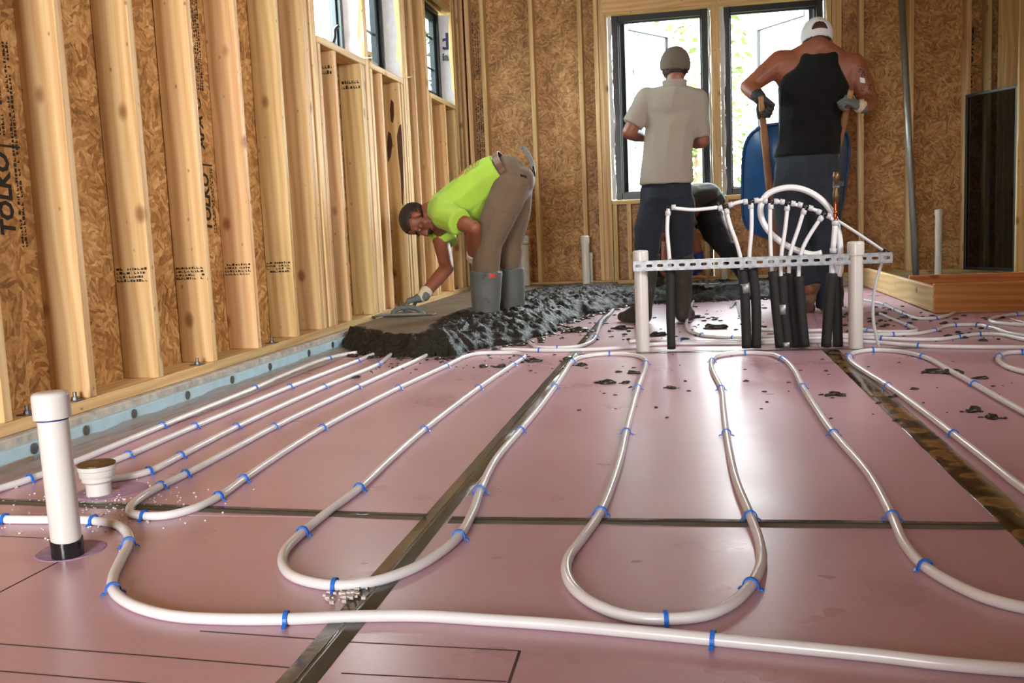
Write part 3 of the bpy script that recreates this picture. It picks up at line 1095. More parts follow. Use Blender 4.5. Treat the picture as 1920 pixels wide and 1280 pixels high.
stamp_rows('board_stamp', wl, (XT, 3.945, 0.64), ZU, LU, 0.28, 2, 0.014, INK, 5)
stamp_rows('board_stamp', wl, (XT, 3.925, 1.25), ZU, LU, 1.3, 5, 0.019, INK, 6)
MB().box((XT - .0005, 3.83, 0.93), (XT, 3.95, 0.937)).build('board_stamp', INK, wl)
ringm = MB().sweep([(XT, 3.865 + 0.022 * math.cos(q * 0.35), 1.19 + 0.022 * math.sin(q * 0.35)) for q in range(19)], 0.003, 5)
ringm.build('board_stamp', INK, wl)
# back wall, right: reads downward
YT = YO - 0.0008
text_mesh('TOLKO', 0.085, basis((2.296, YT, 2.09), (0, 0, -1), (1, 0, 0)), INK, wb, 'board_stamp', bold=0.002, shear=0.15)
text_mesh('APA', 0.07, basis((2.30, YT, 1.72), (0, 0, -1), (1, 0, 0)), INK, wb, 'board_stamp', bold=0.002, shear=0.15)
MB().box((2.285, YT - .0005, 1.775), (2.38, YT, 1.782)).build('board_stamp', INK, wb)
stamp_rows('board_stamp', wb, (-1.78, YT, 0.9), ZU, (-1, 0, 0), 0.9, 5, 0.02, INK, 8)
stamp_rows('board_stamp', wb, (-1.80, YT, 1.95), ZU, (-1, 0, 0), 0.5, 4, 0.02, INK, 9)
# lumber grade stamps on stud faces (they face the room's near end)
for k, (y, x0, z0) in enumerate(((3.150, -2.03, 0.47), (3.560, -2.03, 0.455), (3.980, -2.03, 0.45), (4.415, -2.03, 0.44))):
    stamp_rows('lumber_stamp', wl, (x0, y - 0.0006, z0), (1, 0, 0), (0, 0, 1), 0.115, 4, 0.014, INK, 20 + k)
stamp_rows('lumber_stamp', wl, (-2.02, 5.18 - 0.0006, 1.50), (1, 0, 0), (0, 0, 1), 0.1, 2, 0.03, INK, 31)
stamp_rows('lumber_stamp', wl, (-2.02, 5.62 - 0.0006, 1.48), (1, 0, 0), (0, 0, 1), 0.11, 2, 0.03, INK, 32)

# strips of dark bark left on one cripple stud under the middle high window
def bark(poly):
    pts = [Yp(x, y, 6.4040) for x, y in poly]
    c = sum(pts, Vector()) / len(pts)
    m = MB()
    n = len(pts)
    v = [p + Vector((0, 0.0006, 0)) for p in pts] + [c + (p - c) * .8 + Vector((0, -0.0015, 0)) for p in pts]
    m.add(v, [tuple(range(n, 2 * n))] + [(i, (i + 1) % n, n + (i + 1) % n, n + i) for i in range(n)])
    m.build('bark_strip', BARKDK, wl)
BARKDK = simple('dark_bark', (70, 40, 24), 0.8, vary=0.4, scale=40)
bark([(733, 186), (738, 192), (739, 215), (737, 231), (733, 228), (731, 205)])
bark([(728, 246), (733, 250), (736, 270), (733, 292), (728, 305), (726, 285), (726, 262)])
bark([(748, 236), (752, 232), (754, 260), (756, 300), (757, 350), (756, 388), (753, 380), (751, 330), (746, 285), (744, 255)])


# ================================================================== heating tubes and their clips
TR = 0.0095
ORD = ['first', 'second', 'third', 'fourth', 'fifth', 'sixth', 'seventh', 'eighth', 'ninth', 'tenth', 'eleventh', 'twelfth', 'thirteenth', 'fourteenth',
       'fifteenth', 'sixteenth', 'seventeenth', 'eighteenth', 'nineteenth', 'twentieth']


def clip_mesh():
    """plastic foam staple: an arch over the tube, two flared feet"""
    v, f = [], []
    prof = []
    R_ = TR + 0.0016
    prof.append((-0.0195, 0.0010)); prof.append((-0.0160, 0.0045)); prof.append((-R_ - 0.001, 0.003))
    for k in range(9):
        an = math.pi - math.pi * k / 8
        prof.append((R_ * math.cos(an), TR + R_ * math.sin(an)))
    prof.append((R_ + 0.001, 0.003)); prof.append((0.0160, 0.0045)); prof.append((0.0195, 0.0010))
    n = len(prof)
    th, hw = 0.0026, 0.0032
    for i, (x, z) in enumerate(prof):
        a = prof[max(i - 1, 0)]; b = prof[min(i + 1, n - 1)]
        t = Vector((b[0] - a[0], b[1] - a[1])).normalized()
        nx, nz = -t.y, t.x
        for sy, o_ in ((-hw, 0), (hw, 0), (hw, th), (-hw, th)):
            v.append((x + nx * o_, sy, max(0.0003, z + nz * o_)))
    for i in range(n - 1):
        for k in range(4):
            k2 = (k + 1) % 4
            f.append((i * 4 + k, (i + 1) * 4 + k, (i + 1) * 4 + k2, i * 4 + k2))
    f.append((0, 1, 2, 3)); f.append(tuple((n - 1) * 4 + k for k in (3, 2, 1, 0)))
    return mesh('tube_clip', v, f, BLUE)


CLIP_ME = clip_mesh()


def floor_pts(px, z=TR):
    return [Zp(x, y, z + (q[0] if q else 0)) for x, y, *q in px]


def tube(px, label, clips, cliplabel, group, rad=TR, mat=PEX, step=0.012, zofs=None):
    pts = [Zp(p[0], p[1], TR + (p[2] if len(p) > 2 else 0)) for p in px]
    sp = spline(pts, step)
    m = MB().sweep(sp, rad, 12)
    c = sum(sp, Vector()) / len(sp)
    o = m.build('heating_tube', mat, None, True, origin=Vector((c.x, c.y, 0)))
    tag(o, label, 'tube', 'floor heating tubes')
    for k, (x, y) in enumerate(clips):
        p = Zp(x, y, TR)
        i = min(range(len(sp)), key=lambda q: (sp[q] - p).length_squared)
        t = sp[min(i + 2, len(sp) - 1)] - sp[max(i - 2, 0)]
        ang = math.atan2(t.y, t.x) - math.pi / 2
        q = link('tube_clip', CLIP_ME, None, (sp[i].x, sp[i].y, sp[i].z - TR))
        q.rotation_euler = (0, 0, ang + random.uniform(-0.12, 0.12))
        tag(q, cliplabel.format(ORD[k]), 'clip', group)
    return o


tube([(-330, 968), (-60, 971), (0, 973), (60, 974), (130, 974), (176, 976), (215, 982), (240, 1002), (240, 1022), (226, 1050), (212, 1082), (212, 1105), (232, 1125), (270, 1142),
      (330, 1155), (420, 1160), (537, 1160), (640, 1156), (780, 1154), (920, 1162), (1040, 1170), (1160, 1181), (1337, 1198), (1500, 1214), (1640, 1228), (1780, 1244), (1960, 1258), (2300, 1270)],
     'white tube running across the whole foreground with an S bend beside the near standpipe',
     [(8, 973), (176, 976), (237, 1020), (212, 1103), (537, 1160), (1337, 1198)],
     '{} blue clip from the left along the foreground tube', 'clips on the foreground tube')
T1 = [(-330, 1010), (-140, 960), (-40, 930), (0, 916), (55, 898), (140, 866), (215, 835), (304, 798), (390, 763), (478, 727), (545, 698), (617, 671), (667, 661), (720, 658)]
tube(T1, 'white tube running along the foot of the left wall beside the clear film', [(55, 898), (304, 798), (478, 727), (617, 671)],
     '{} blue clip from the near end on the tube along the left wall foot', 'clips on the tube along the wall')
tube([(790, 640), (700, 664), (670, 676), (543, 725), (365, 799), (240, 853), (195, 871), (166, 886), (165, 897), (185, 900), (235, 894), (279, 883), (338, 854), (443, 800), (607, 725), (690, 691), (708, 683), (760, 655), (830, 650)],
     'white tube making a narrow loop around the floor drain', [(672, 676), (543, 725), (365, 799), (240, 853), (279, 883), (338, 854), (443, 800), (607, 725), (708, 683)],
     '{} blue clip from the concrete along the drain loop', 'clips on the drain loop')
tube([(850, 640), (785, 673), (765, 682), (670, 725), (514, 800), (430, 845), (347, 889), (301, 911), (266, 931), (245, 949), (247, 962), (271, 967), (310, 966), (360, 954), (409, 931), (456, 898), (527, 850), (604, 802),
      (676, 763), (747, 727), (837, 685), (873, 668), (900, 662), (940, 661), (968, 661), (983, 666), (978, 673), (962, 683), (897, 727), (795, 805), (735, 857), (673, 915), (620, 955), (567, 998), (534, 1033), (532, 1062), (556, 1083), (628, 1097),
      (700, 1090), (768, 1068), (820, 1039), (860, 1005), (886, 960), (900, 920), (930, 860), (975, 807), (1010, 765), (1040, 725), (1060, 695), (1073, 678), (1095, 668), (1143, 663), (1185, 665), (1207, 672), (1211, 683),
      (1196, 727), (1185, 767), (1174, 810), (1160, 870), (1126, 960), (1095, 1005), (1066, 1045), (1062, 1075), (1078, 1105), (1120, 1135), (1180, 1155), (1248, 1160), (1320, 1153), (1370, 1132), (1408, 1097), (1426, 1060), (1425, 1020), (1407, 968), (1380, 900),
      (1362, 812), (1357, 770), (1352, 728), (1336, 695), (1335, 676), (1350, 666), (1397, 661), (1440, 663), (1467, 672), (1488, 692), (1505, 725), (1530, 765), (1563, 812), (1630, 890), (1673, 968), (1697, 1020), (1735, 1062), (1800, 1100), (1860, 1124), (1960, 1146), (2250, 1180)],
     'long white tube snaking in wide U loops across the middle of the pink foam',
     [(670, 725), (514, 800), (347, 889), (301, 911), (271, 967), (409, 931), (456, 898), (604, 802), (747, 727), (837, 685)],
     '{} blue clip from the left end of the long snaking tube', 'clips on the long snaking tube')
more = [('on the third bend', [(978, 673), (962, 683), (897, 727), (795, 805), (673, 915), (567, 998), (628, 1097), (860, 1005), (900, 920), (975, 807), (1040, 725), (1073, 678), (1143, 663)]),
        ('on the middle U loop', [(1211, 681), (1196, 727), (1174, 810), (1126, 960), (1248, 1160), (1408, 1097), (1407, 968), (1362, 812), (1352, 728), (1336, 676)]),
        ('on the outer right run', [(1397, 661), (1467, 672), (1505, 725), (1563, 812), (1673, 968), (1735, 1062)])]
long_tube = [o for o in bpy.data.objects if o.name.startswith('heating_tube')][-1]
_lv = [v_.co + long_tube.location for v_ in long_tube.data.vertices]
_ctr = [sum((_lv[i * 12 + k] for k in range(12)), Vector()) / 12 for i in range(len(_lv) // 12)]
for where, lst in more:
    for k, (x, y) in enumerate(lst):
        p = Zp(x, y, TR)
        i = min(range(len(_ctr)), key=lambda q: (_ctr[q] - p).length_squared)
        t = _ctr[min(i + 2, len(_ctr) - 1)] - _ctr[max(i - 2, 0)]
        q = link('tube_clip', CLIP_ME, None, (_ctr[i].x, _ctr[i].y, 0))
        q.rotation_euler = (0, 0, math.atan2(t.y, t.x) - math.pi / 2 + random.uniform(-.12, .12))
        tag(q, '%s blue clip from the left %s of the long tube' % (ORD[k], where), 'clip', 'clips on the long snaking tube')
tube([(2250, 1150), (2100, 1040), (1980, 958), (1920, 917), (1850, 862), (1788, 814), (1725, 766), (1665, 723), (1620, 695), (1597, 678), (1593, 668), (1605, 660), (1637, 656), (1680, 658), (1730, 668), (1780, 694), (1827, 720), (1880, 750), (1960, 795), (2060, 850), (2250, 960)],
     'white tube loop right of the brown seam with its bend near the right standpipe', [(1788, 814), (1665, 723), (1593, 668), (1637, 656), (1730, 668), (1827, 720)],
     '{} blue clip from the near end on the loop right of the brown seam', 'clips on the right loop')
tube([(2300, 840), (2100, 755), (1990, 715), (1920, 697), (1890, 688), (1872, 675), (1874, 667), (1890, 661), (1917, 660), (1970, 664), (2040, 680), (2300, 780)], 'short visible bend of white tube at the right edge of the photo', [(1876, 668), (1915, 660)],
     '{} blue clip on the tube bend at the right edge of the photo', 'clips on the right edge bend')
# behind the manifold
tube([(940, 655), (990, 656), (1078, 656), (1190, 650), (1230, 645), (1390, 643), (1480, 641), (1580, 639), (1651, 642), (1722, 648), (1800, 650), (1960, 651), (2200, 650)],
     'white tube crossing straight behind the insulated risers to the right edge', [(1011, 656), (1722, 648)], '{} blue clip on the tube crossing straight behind the risers', 'clips on the straight tube behind')
tube([(1180, 640), (1219, 637), (1279, 641), (1390, 639), (1500, 635), (1580, 632), (1653, 634), (1700, 636), (1758, 636), (1778, 634), (1797, 631), (1837, 626), (1877, 627), (1905, 633), (1960, 642), (2060, 644), (2200, 643)],
     'white tube behind the risers rising in one low hump at the right', [(1279, 641), (1653, 634), (1797, 631), (1837, 626)], '{} blue clip on the single hump tube behind the risers', 'clips on the humped tube')
tube([(1391, 632), (1460, 630), (1580, 628), (1675, 627), (1718, 625), (1752, 619), (1770, 612), (1790, 609), (1833, 609), (1855, 613), (1877, 619), (1900, 626), (1960, 632), (2060, 634), (2200, 633)],
     'white tube behind the right standpipe bulging towards the wooden box', [(1675, 627), (1752, 619), (1790, 609), (1833, 609), (1855, 613)], '{} blue clip on the tube bulging towards the wooden box', 'clips on the bulging tube')
tube([(1302, 560), (1296, 576), (1288, 600), (1287, 614), (1296, 622), (1316, 628), (1345, 631), (1373, 633), (1391, 633), (1400, 636)], 'white tube hook on the foam beside the polo worker\'s boots', [(1316, 628), (1373, 633)], '{} blue clip on the tube hook beside the boots', 'clips on the hook tube')
tube([(1150, 580), (1143, 588), (1129, 600), (1123, 614), (1118, 628), (1108, 641), (1085, 649), (1045, 652), (1008, 651), (998, 646), (990, 640)], 'white tube curling out of the wet concrete over the grey seam', [(1129, 601), (1117, 630), (1045, 652)], '{} blue clip on the tube curling out of the concrete', 'clips on the curling tube')
tube([(1590, 616), (1620, 617), (1629, 619), (1655, 622), (1685, 622), (1712, 621), (1718, 617), (1704, 610), (1690, 604), (1674, 598), (1650, 588)], 'white tube making a tight bend right of the right standpipe', [(1629, 619), (1704, 610)], '{} blue clip on the tight tube bend behind the right standpipe', 'clips on the tight bend')
tube([(1600, 558), (1640, 566), (1660, 571), (1679, 581), (1695, 588), (1710, 594), (1728, 597), (1754, 596), (1775, 592), (1790, 585)], 'white tube arc lying in front of the wooden box corner', [(1660, 571), (1679, 581), (1695, 588), (1754, 596)], '{} blue clip on the tube arc before the wooden box', 'clips on the arc tube')
tube([(2150, 618), (1980, 613), (1920, 609), (1870, 605), (1856, 601), (1858, 598), (1880, 592), (1905, 589), (1960, 586)], 'white tube bend below the wooden box front at the right edge', [(1905, 589)], '{} blue clip on the tube bend below the box front', 'clips on the far right bend')
tube([(1370, 575), (1380, 566), (1388, 590), (1400, 610), (1420, 617), (1500, 620), (1560, 618)], 'white tube behind the insulated risers on the muddy foam', [], '', '')

# ================================================================== standpipes
def standpipe(name, base, r, h, caph, capr, label, cat='pipe', mat=PVC, ring=True, tape=False, group=None, tilt=(0, 0)):
    t = empty(name, base, label, cat, group)
    t.rotation_euler = (tilt[0], tilt[1], 0)
    MB().lathe([(r * 0.96, 0), (r, 0.001), (r, h - caph + 0.004)], n=28).build('pipe_body', mat, t, auto=True)
    MB().lathe([(r + .0002, h - caph), (capr, h - caph), (capr, h - capr * 0.30), (capr * 0.97, h - capr * 0.16), (capr * 0.86, h - capr * 0.05), (capr * 0.6, h), (0.001, h + 0.001)], n=28).build('pipe_cap', mat, t, auto=True)
    if ring:
        MB().lathe([(r * 1.0, h - caph - 0.006), (r * 1.015, h - caph - 0.0055), (r * 1.015, h - caph - 0.0005), (r, h - caph)], n=28).build('glue_ring', BLACKP, t, auto=True)
    if tape:
        v, f = [], []
        n = 36
        for i, z in enumerate((0.0, 0.012, 0.024, 0.034)):
            for k in range(n):
                an = 2 * math.pi * k / n
                rr = r * 1.05 + 0.0016 * noise.noise(Vector((math.cos(an) * 3, math.sin(an) * 3, z * 40)))
                v.append((rr * math.cos(an), rr * math.sin(an), z + (0.002 * math.sin(an * 2) if i == 3 else 0)))
        for i in range(3):
            for k in range(n):
                k2 = (k + 1) % n
                f.append((i * n + k, i * n + k2, (i + 1) * n + k2, (i + 1) * n + k))
        link('tape_sleeve', mesh('tape_sleeve', v, f, BLACKTAPE, True), t)
    return t


standpipe('standpipe', (-1.2085, 1.627, 0), 0.0285, 0.328, 0.052, 0.0345, 'nearest white capped standpipe with a black taped foot beside the floor drain', tape=True, ring=False, tilt=(0, -0.015))
st = bpy.data.objects['standpipe']
MB().lathe([(0.0290, 0.272), (0.0293, 0.2725), (0.0293, 0.2760), (0.0290, 0.2765)], n=28).build('glue_ring', INKNAVY, st)
standpipe('standpipe', (-0.213, 4.53, 0), 0.0318, 0.478, 0.066, 0.037, 'white capped post carrying the left end of the slotted steel rail', ring=False)
standpipe('standpipe', (0.745, 4.50, 0), 0.0318, 0.483, 0.062, 0.037, 'white capped post carrying the right end of the slotted steel rail', ring=False)
standpipe('standpipe', (-1.42, 8.34, 0), 0.052, 0.545, 0.075, 0.058, 'wide white capped pipe by the back wall behind the bending worker', mat=PVC_GREY)
standpipe('standpipe', (-0.865, 8.30, 0), 0.034, 0.52, 0.062, 0.039, 'tall thin white capped pipe by the back wall left of the windows', mat=PVC_GREY, ring=False)
standpipe('standpipe', (-0.832, 8.42, 0), 0.017, 0.37, 0.05, 0.021, 'short slim white pipe tucked behind the tall thin one', mat=PVC_GREY, ring=False)
standpipe('standpipe', (0.315, 8.30, 0), 0.024, 0.50, 0.05, 0.029, 'white capped pipe by the back wall below the gap between the windows', mat=PVC_GREY, ring=False)
standpipe('standpipe', (2.005, 8.25, 0), 0.027, 0.615, 0.045, 0.032, 'white capped pipe standing inside the wooden box by the back wall', mat=PVC_GREY, ring=False)

# floor drain: pipe, flange bowl, grate
t = empty('floor_drain', (-1.425, 2.055, 0), 'white floor drain riser with a round brass grate just behind the near standpipe', 'drain')
MB().lathe([(0.027, 0), (0.029, 0.001), (0.029, 0.030), (0.037, 0.036), (0.037, 0.047), (0.041, 0.049)], n=28).build('drain_pipe', PVC, t, auto=True)
MB().lathe([(0.041, 0.047), (0.0415, 0.048), (0.0415, 0.062), (0.044, 0.064), (0.044, 0.074), (0.030, 0.0745)], n=28).build('drain_bowl', PVC, t, auto=True)
gm = MB()
gm.lathe([(0.028, 0.0748), (0.044, 0.0748), (0.0445, 0.0755), (0.0445, 0.078), (0.042, 0.0795)], n=32)
for k in range(-6, 7):
    x = k * 0.006
    L = math.sqrt(max(0.0402 ** 2 - x * x, 0))
    gm.box((x - 0.0015, -L, 0.0775), (x + 0.0015, L, 0.0803))
    gm.box((-L, x - 0.0012, 0.0772), (L, x + 0.0012, 0.0800))
gm.box((-0.008, -0.008, 0.0790), (0.008, 0.008, 0.0806))
gm.build('drain_grate', BRASS, t)

# ================================================================== slotted rail and heating manifold
YM = 4.48
rail0, rail1 = Yp(1187, 498, YM), Yp(1674, 484, YM)
rail_z = (rail0.z + rail1.z) / 2
t = empty('slotted_rail', ((rail0.x + rail1.x) / 2, YM, rail_z), 'galvanised steel rail with oval slots strapped across the two white posts', 'rail')
RL, RH = rail1.x - rail0.x, 0.041
ncell = 23
cw = RL / ncell
v, f = [], []
for c in range(ncell):
    x0 = -RL / 2 + c * cw
    cx = x0 + cw / 2
    ns = 16
    b0 = len(v)
    hl, hr = cw * 0.28, 0.0068
    for k in range(ns):
        an = 2 * math.pi * (k + 0.5) / ns
        cx_, cz_ = math.cos(an), math.sin(an)
        off = (hl - hr) if cx_ > 0 else -(hl - hr)
        ix, iz = off + hr * cx_, hr * cz_
        s_ = min((cw / 2) / max(abs(cx_), 1e-6), (RH / 2) / max(abs(cz_), 1e-6))
        ox_, oz_ = cx_ * s_, cz_ * s_
        for y in (0.0, 0.003):
            v.append((cx + ox_, y, oz_)); v.append((cx + ix, y, iz))
    for k in range(ns):
        k2 = (k + 1) % ns
        a, b_ = b0 + 4 * k, b0 + 4 * k2
        f += [(a, a + 1, b_ + 1, b_), (a + 2, b_ + 2, b_ + 3, a + 3), (a + 1, a + 3, b_ + 3, b_ + 1)]
link('rail_web', mesh('rail_web', v, f, GALV), t)
m = MB()
m.box((-RL / 2, 0.0, RH / 2), (RL / 2, 0.020, RH / 2 + 0.003)).box((-RL / 2, 0.0, -RH / 2 - 0.003), (RL / 2, 0.020, -RH / 2))
m.box((-RL / 2, 0.017, RH / 2 - 0.008), (RL / 2, 0.020, RH / 2)).box((-RL / 2, 0.017, -RH / 2), (RL / 2, 0.020, -RH / 2 + 0.008))
m.build('rail_flange', GALV, t)
for x in (-0.213, 0.745):
    pts = [Vector((x - t.location.x + 0.034 * math.cos(a), 0.05 + 0.034 * math.sin(a), 0.0)) for a in [math.pi * (q / 12) for q in range(-3, 16)]]
    MB().sweep(pts, 0.004, 6).build('pipe_strap', GALV, t)

t = empty('heating_manifold', (0.25, 4.5, 0), 'heating manifold of white tubes, black tees and black foam sleeved risers between two posts', 'manifold')
MO = t.location
YB = 4.52


def mp(x, y, Y=YB):
    return Yp(x, y, Y) - MO


def mtube(name, px, rad, mat, step=0.015, n=12, Y=YB, parent=None):
    pts = [mp(p[0], p[1], p[2] if len(p) > 2 else Y) for p in px]
    return MB().sweep(spline(pts, step), rad, n).build(name, mat, parent or t, True)


def sleeve(px, rad, torn=True):
    pts = spline([mp(p[0], p[1], p[2] if len(p) > 2 else YB) for p in px], 0.02)
    m = MB().sweep(pts, [rad * (1 + 0.05 * noise.noise(q * 14)) for q in pts], 14)
    return m.build('foam_sleeve', FOAMINS, t, True)


SLV = 0.0225
SL = [[(1257, 505), (1257, 570), (1259, 654)], [(1392, 505), (1397, 560), (1400, 652)], [(1411, 503), (1417, 560), (1418, 652)],
      [(1449, 508), (1455, 570), (1463, 651)], [(1466, 517), (1470, 580), (1478, 651)], [(1482, 505, 4.56), (1486, 570, 4.56), (1494, 650, 4.56)], [(1498, 518), (1502, 580), (1509, 650)],
      [(1560, 512), (1554, 570), (1549, 650)], [(1567, 514, 4.56), (1569, 570, 4.56), (1571, 649, 4.56)]]
for s_ in SL: sleeve(s_, SLV if s_[0][0] > 1300 else 0.0205)
for px in ([(1396, 531), (1398, 549)], [(1467, 570), (1468, 589)], [(1474, 640), (1475, 651)]):
    a_, b_ = mp(*px[0]), mp(*px[1])
    MB().sweep([a_ + Vector((0, -0.001, 0)), (a_ + b_) / 2, b_], 0.0245, 14).build('silver_tape', GALV, t, True)
# header: tees joined by short tubes
TEES = [(1253, 389), (1360, 387), (1408, 377), (1445, 377), (1477, 380), (1510, 387), (1545, 401)]
RISERS = [[(1253, 391), (1251, 430), (1254, 470), (1257, 512)], [(1361, 391), (1370, 425), (1381, 455), (1389, 486), (1392, 512)], [(1409, 381), (1409, 430), (1405, 486), (1408, 508)],
          [(1444, 381), (1444, 430), (1446, 490), (1448, 512)], [(1477, 384), (1472, 430), (1465, 478), (1464, 522)], [(1508, 391), (1498, 425), (1486, 460), (1481, 480), (1479, 512)],
          [(1542, 405), (1528, 425), (1510, 455), (1501, 478), (1497, 522)]]
for r_ in RISERS: mtube('riser_tube', r_, 0.0092, PEX)
HEAD = [[(1262, 390), (1300, 393), (1345, 389)], [(1370, 384), (1385, 379), (1400, 377)], [(1416, 376), (1430, 375), (1438, 376)], [(1453, 377), (1470, 379)], [(1485, 382), (1503, 386)], [(1518, 390), (1538, 397)], [(1552, 404), (1562, 412)]]
for h_ in HEAD: mtube('header_tube', h_, 0.0085, PEX)
for i, (x, y) in enumerate(TEES):
    nx = TEES[min(i + 1, 6)]; pv = TEES[max(i - 1, 0)]
    d = (mp(*nx) - mp(*pv)).normalized()
    if i == 0: d = Vector((1, 0, 0))
    if i == 1: d = (mp(1372, 383) - mp(1350, 390)).normalized()
    c = mp(x, y)
    rd = (mp(*RISERS[i][1]) - mp(*RISERS[i][0])).normalized()
    tee = MB().sweep([c - d * (0.006 if i == 0 else 0.020), c + d * 0.020], 0.0092, 10).sweep([c, c + rd * 0.020], 0.0092, 10).build('tee', BLACKP, t, True)
    def ring(p, d_, nm='crimp_ring'):
        MB().sweep([p - d_ * 0.010, p - d_ * 0.009, p + d_ * 0.009, p + d_ * 0.010], [0.0112, 0.0128, 0.0128, 0.0112], 12).build(nm, PEXR, tee, True)
    ring(c + d * 0.024, d)
    if i > 0: ring(c - d * 0.024, d)
    ring(c + rd * 0.026, rd)
for x, y in ((1389, 486), (1405, 486), (1446, 484), (1465, 484), (1481, 482), (1499, 481), (1257, 488)):
    c = mp(x, y)
    MB().sweep([c + Vector((0, 0, -0.008)), c + Vector((0, 0, 0.008))], 0.0104, 12).build('crimp_band', STEEL, t, True)
# big coil tube
mtube('coil_tube', [(1541, 474, 4.54), (1525, 477, 4.55), (1500, 471, 4.56), (1470, 457, 4.57), (1445, 437, 4.585), (1429, 412, 4.59), (1426, 388, 4.59), (1437, 366, 4.585), (1462, 354, 4.58), (1492, 352, 4.575), (1522, 362, 4.565),
                    (1548, 382, 4.555), (1564, 406, 4.55), (1573, 440, 4.55), (1576, 475, 4.55), (1576, 505, 4.55), (1572, 518, 4.55)], 0.0142, PEX, 0.012, 14)
mtube('copper_riser', [(1566, 414), (1566.5, 396), (1567, 376)], 0.0088, COPPER)
for y in (412, 398, 378):
    c = mp(1566.5, y); MB().sweep([c + Vector((0, 0, -.008)), c + Vector((0, 0, .008))], 0.0108, 12).build('copper_collar', COPPER, t, True)
vb = MB().sweep([mp(1567, 378), mp(1567, 366), mp(1567, 356), mp(1568, 342)], [0.013, 0.014, 0.010, 0.010], 10).build('valve_body', BRASS, t, True)
MB().sweep([mp(1568, 352), mp(1568, 348)], 0.016, 8).build('valve_nut', STEEL, vb)
MB().sweep([mp(1568, 344), mp(1568, 330), mp(1568, 322)], [0.013, 0.015, 0.012], 10).build('valve_handle', BRASS, vb, True)
MB().box(mp(1562, 348) + Vector((0, -.01, -.004)), mp(1582, 341) + Vector((0, -.004, .004))).build('valve_lever', BLACKP, vb)
mtube('supply_tube', [(1566, 420), (1564, 445), (1562, 466)], 0.0125, PEX)
for x, y in ((1566, 418), (1562, 470)):
    c = mp(x, y); MB().sweep([c + Vector((0, 0, -.011)), c + Vector((0, 0, .011))], [0.0155, 0.0155], 12).build('crimp_ring', PEXR, t, True)
c = mp(1562, 478); MB().sweep([c + Vector((0, 0, -.014)), c + Vector((0, 0, .012))], 0.0135, 10).sweep([c, c + Vector((-.03, .005, .006))], 0.0125, 10).build('elbow', BLACKP, t, True)
mtube('supply_tube', [(1560, 486), (1560, 500), (1560, 516)], 0.0125, PEX)
mtube('supply_tube', [(1571, 495, 4.55), (1570, 505, 4.55), (1569, 518, 4.56)], 0.0125, PEX)
mtube('pressure_line', [(1570, 413), (1600, 432), (1630, 452), (1658, 471)], 0.0068, PEXR)
c = mp(1660, 473); MB().sweep([mp(1655, 469), mp(1666, 475)], 0.0105, 10).build('elbow', BLACKP, t, True)
mtube('pressure_line', [(1665, 474), (1658, 485), (1652, 498), (1642, 530), (1637, 570), (1638, 605), (1643, 630), (1648, 652)], 0.0072, PEXR)

# ================================================================== box, pole, screen, sheet
t = empty('form_box', (1.9, 7.1, 0), 'low open box of wooden boards around the pipe at the right by the back wall', 'formwork')
bo = t.location
def fb(p0, p1, h, th, mat, z0=0.004):
    p0, p1 = Vector(p0), Vector(p1)
    m = MB()
    d = (p1 - p0); L = d.length
    me = MB().box((-th / 2, -h / 2, 0), (th / 2, h / 2, L), 0.003)
    o = me.build('form_board', mat, t)
    o.location = Vector((p0.x, p0.y, z0 + h / 2)) - bo
    o.rotation_euler = d.to_track_quat('Z', 'X').to_euler()
    # turn so the wide side stands upright
    q = d.normalized()
    ax = Vector((0, 0, 1)).cross(q).normalized()
    M = Matrix.Identity(3)
    for i in range(3): M[i][0], M[i][1], M[i][2] = ax[i], Vector((0, 0, 1))[i], q[i]
    o.rotation_euler = M.to_euler()
    return o
fb((1.43, 5.985, 0), (2.46, 5.985, 0), 0.172, 0.038, WOOD_BOX)
fb((1.45, 6.006, 0), (1.475, 8.42, 0), 0.150, 0.038, WOOD_PALE, 0.006)
fb((1.50, 6.95, 0), (2.46, 6.95, 0), 0.165, 0.038, WOOD_BOX)
v, f = [], []
for i in range(13):
    for j in range(9):
        x, y = 1.62 + 0.75 * i / 12, 7.45 + 0.75 * j / 8
        v.append((x, y, 0.06 + 0.035 * noise.noise(Vector((x * 4, y * 4, 0)))))
for i in range(12):
    for j in range(8):
        f.append((i * 9 + j, (i + 1) * 9 + j, (i + 1) * 9 + j + 1, i * 9 + j + 1))
o = link('plastic_sheet', mesh('plastic_sheet', v, f, WHITEP, True)); tag(o, 'pale wrinkled plastic sheet lying inside the wooden box by the back wall', 'sheet')
p0, p1 = Yp(1718, 524, 8.3), Yp(1690, -12, 8.44)
m = MB().sweep([p0, p1 + (p1 - p0) * 0.02], 0.026, 16)
t = empty('conduit_pole', p0, 'grey metal pole leaning on the back wall left of the boxed pipe', 'pole')
m.v = [q - p0 for q in m.v]
m.build('pole_tube', simple('grey_zinc', (150, 152, 152), 0.35, metal=0.55, vary=0.1), t, True)
dz = (p1 - p0).normalized()
MB().sweep([Vector((0, 0, -0.002)) , dz * 0.03], 0.0285, 16).build('pole_ferrule', STEEL, t, True)

# dark framed screen standing in the far right corner
dirn = Vector((-math.sin(math.radians(28.2)), math.cos(math.radians(28.2)), 0))
far = Yp(1808, 503, 8.38)
t = empty('screen_panel', (far.x, far.y, 0.118), 'tall dark see-through screen panel in a black frame in the far right corner', 'screen')
M_ = Matrix.Identity(4)
zax = Vector((0.0, 0.0, 1.0)); xax = -dirn
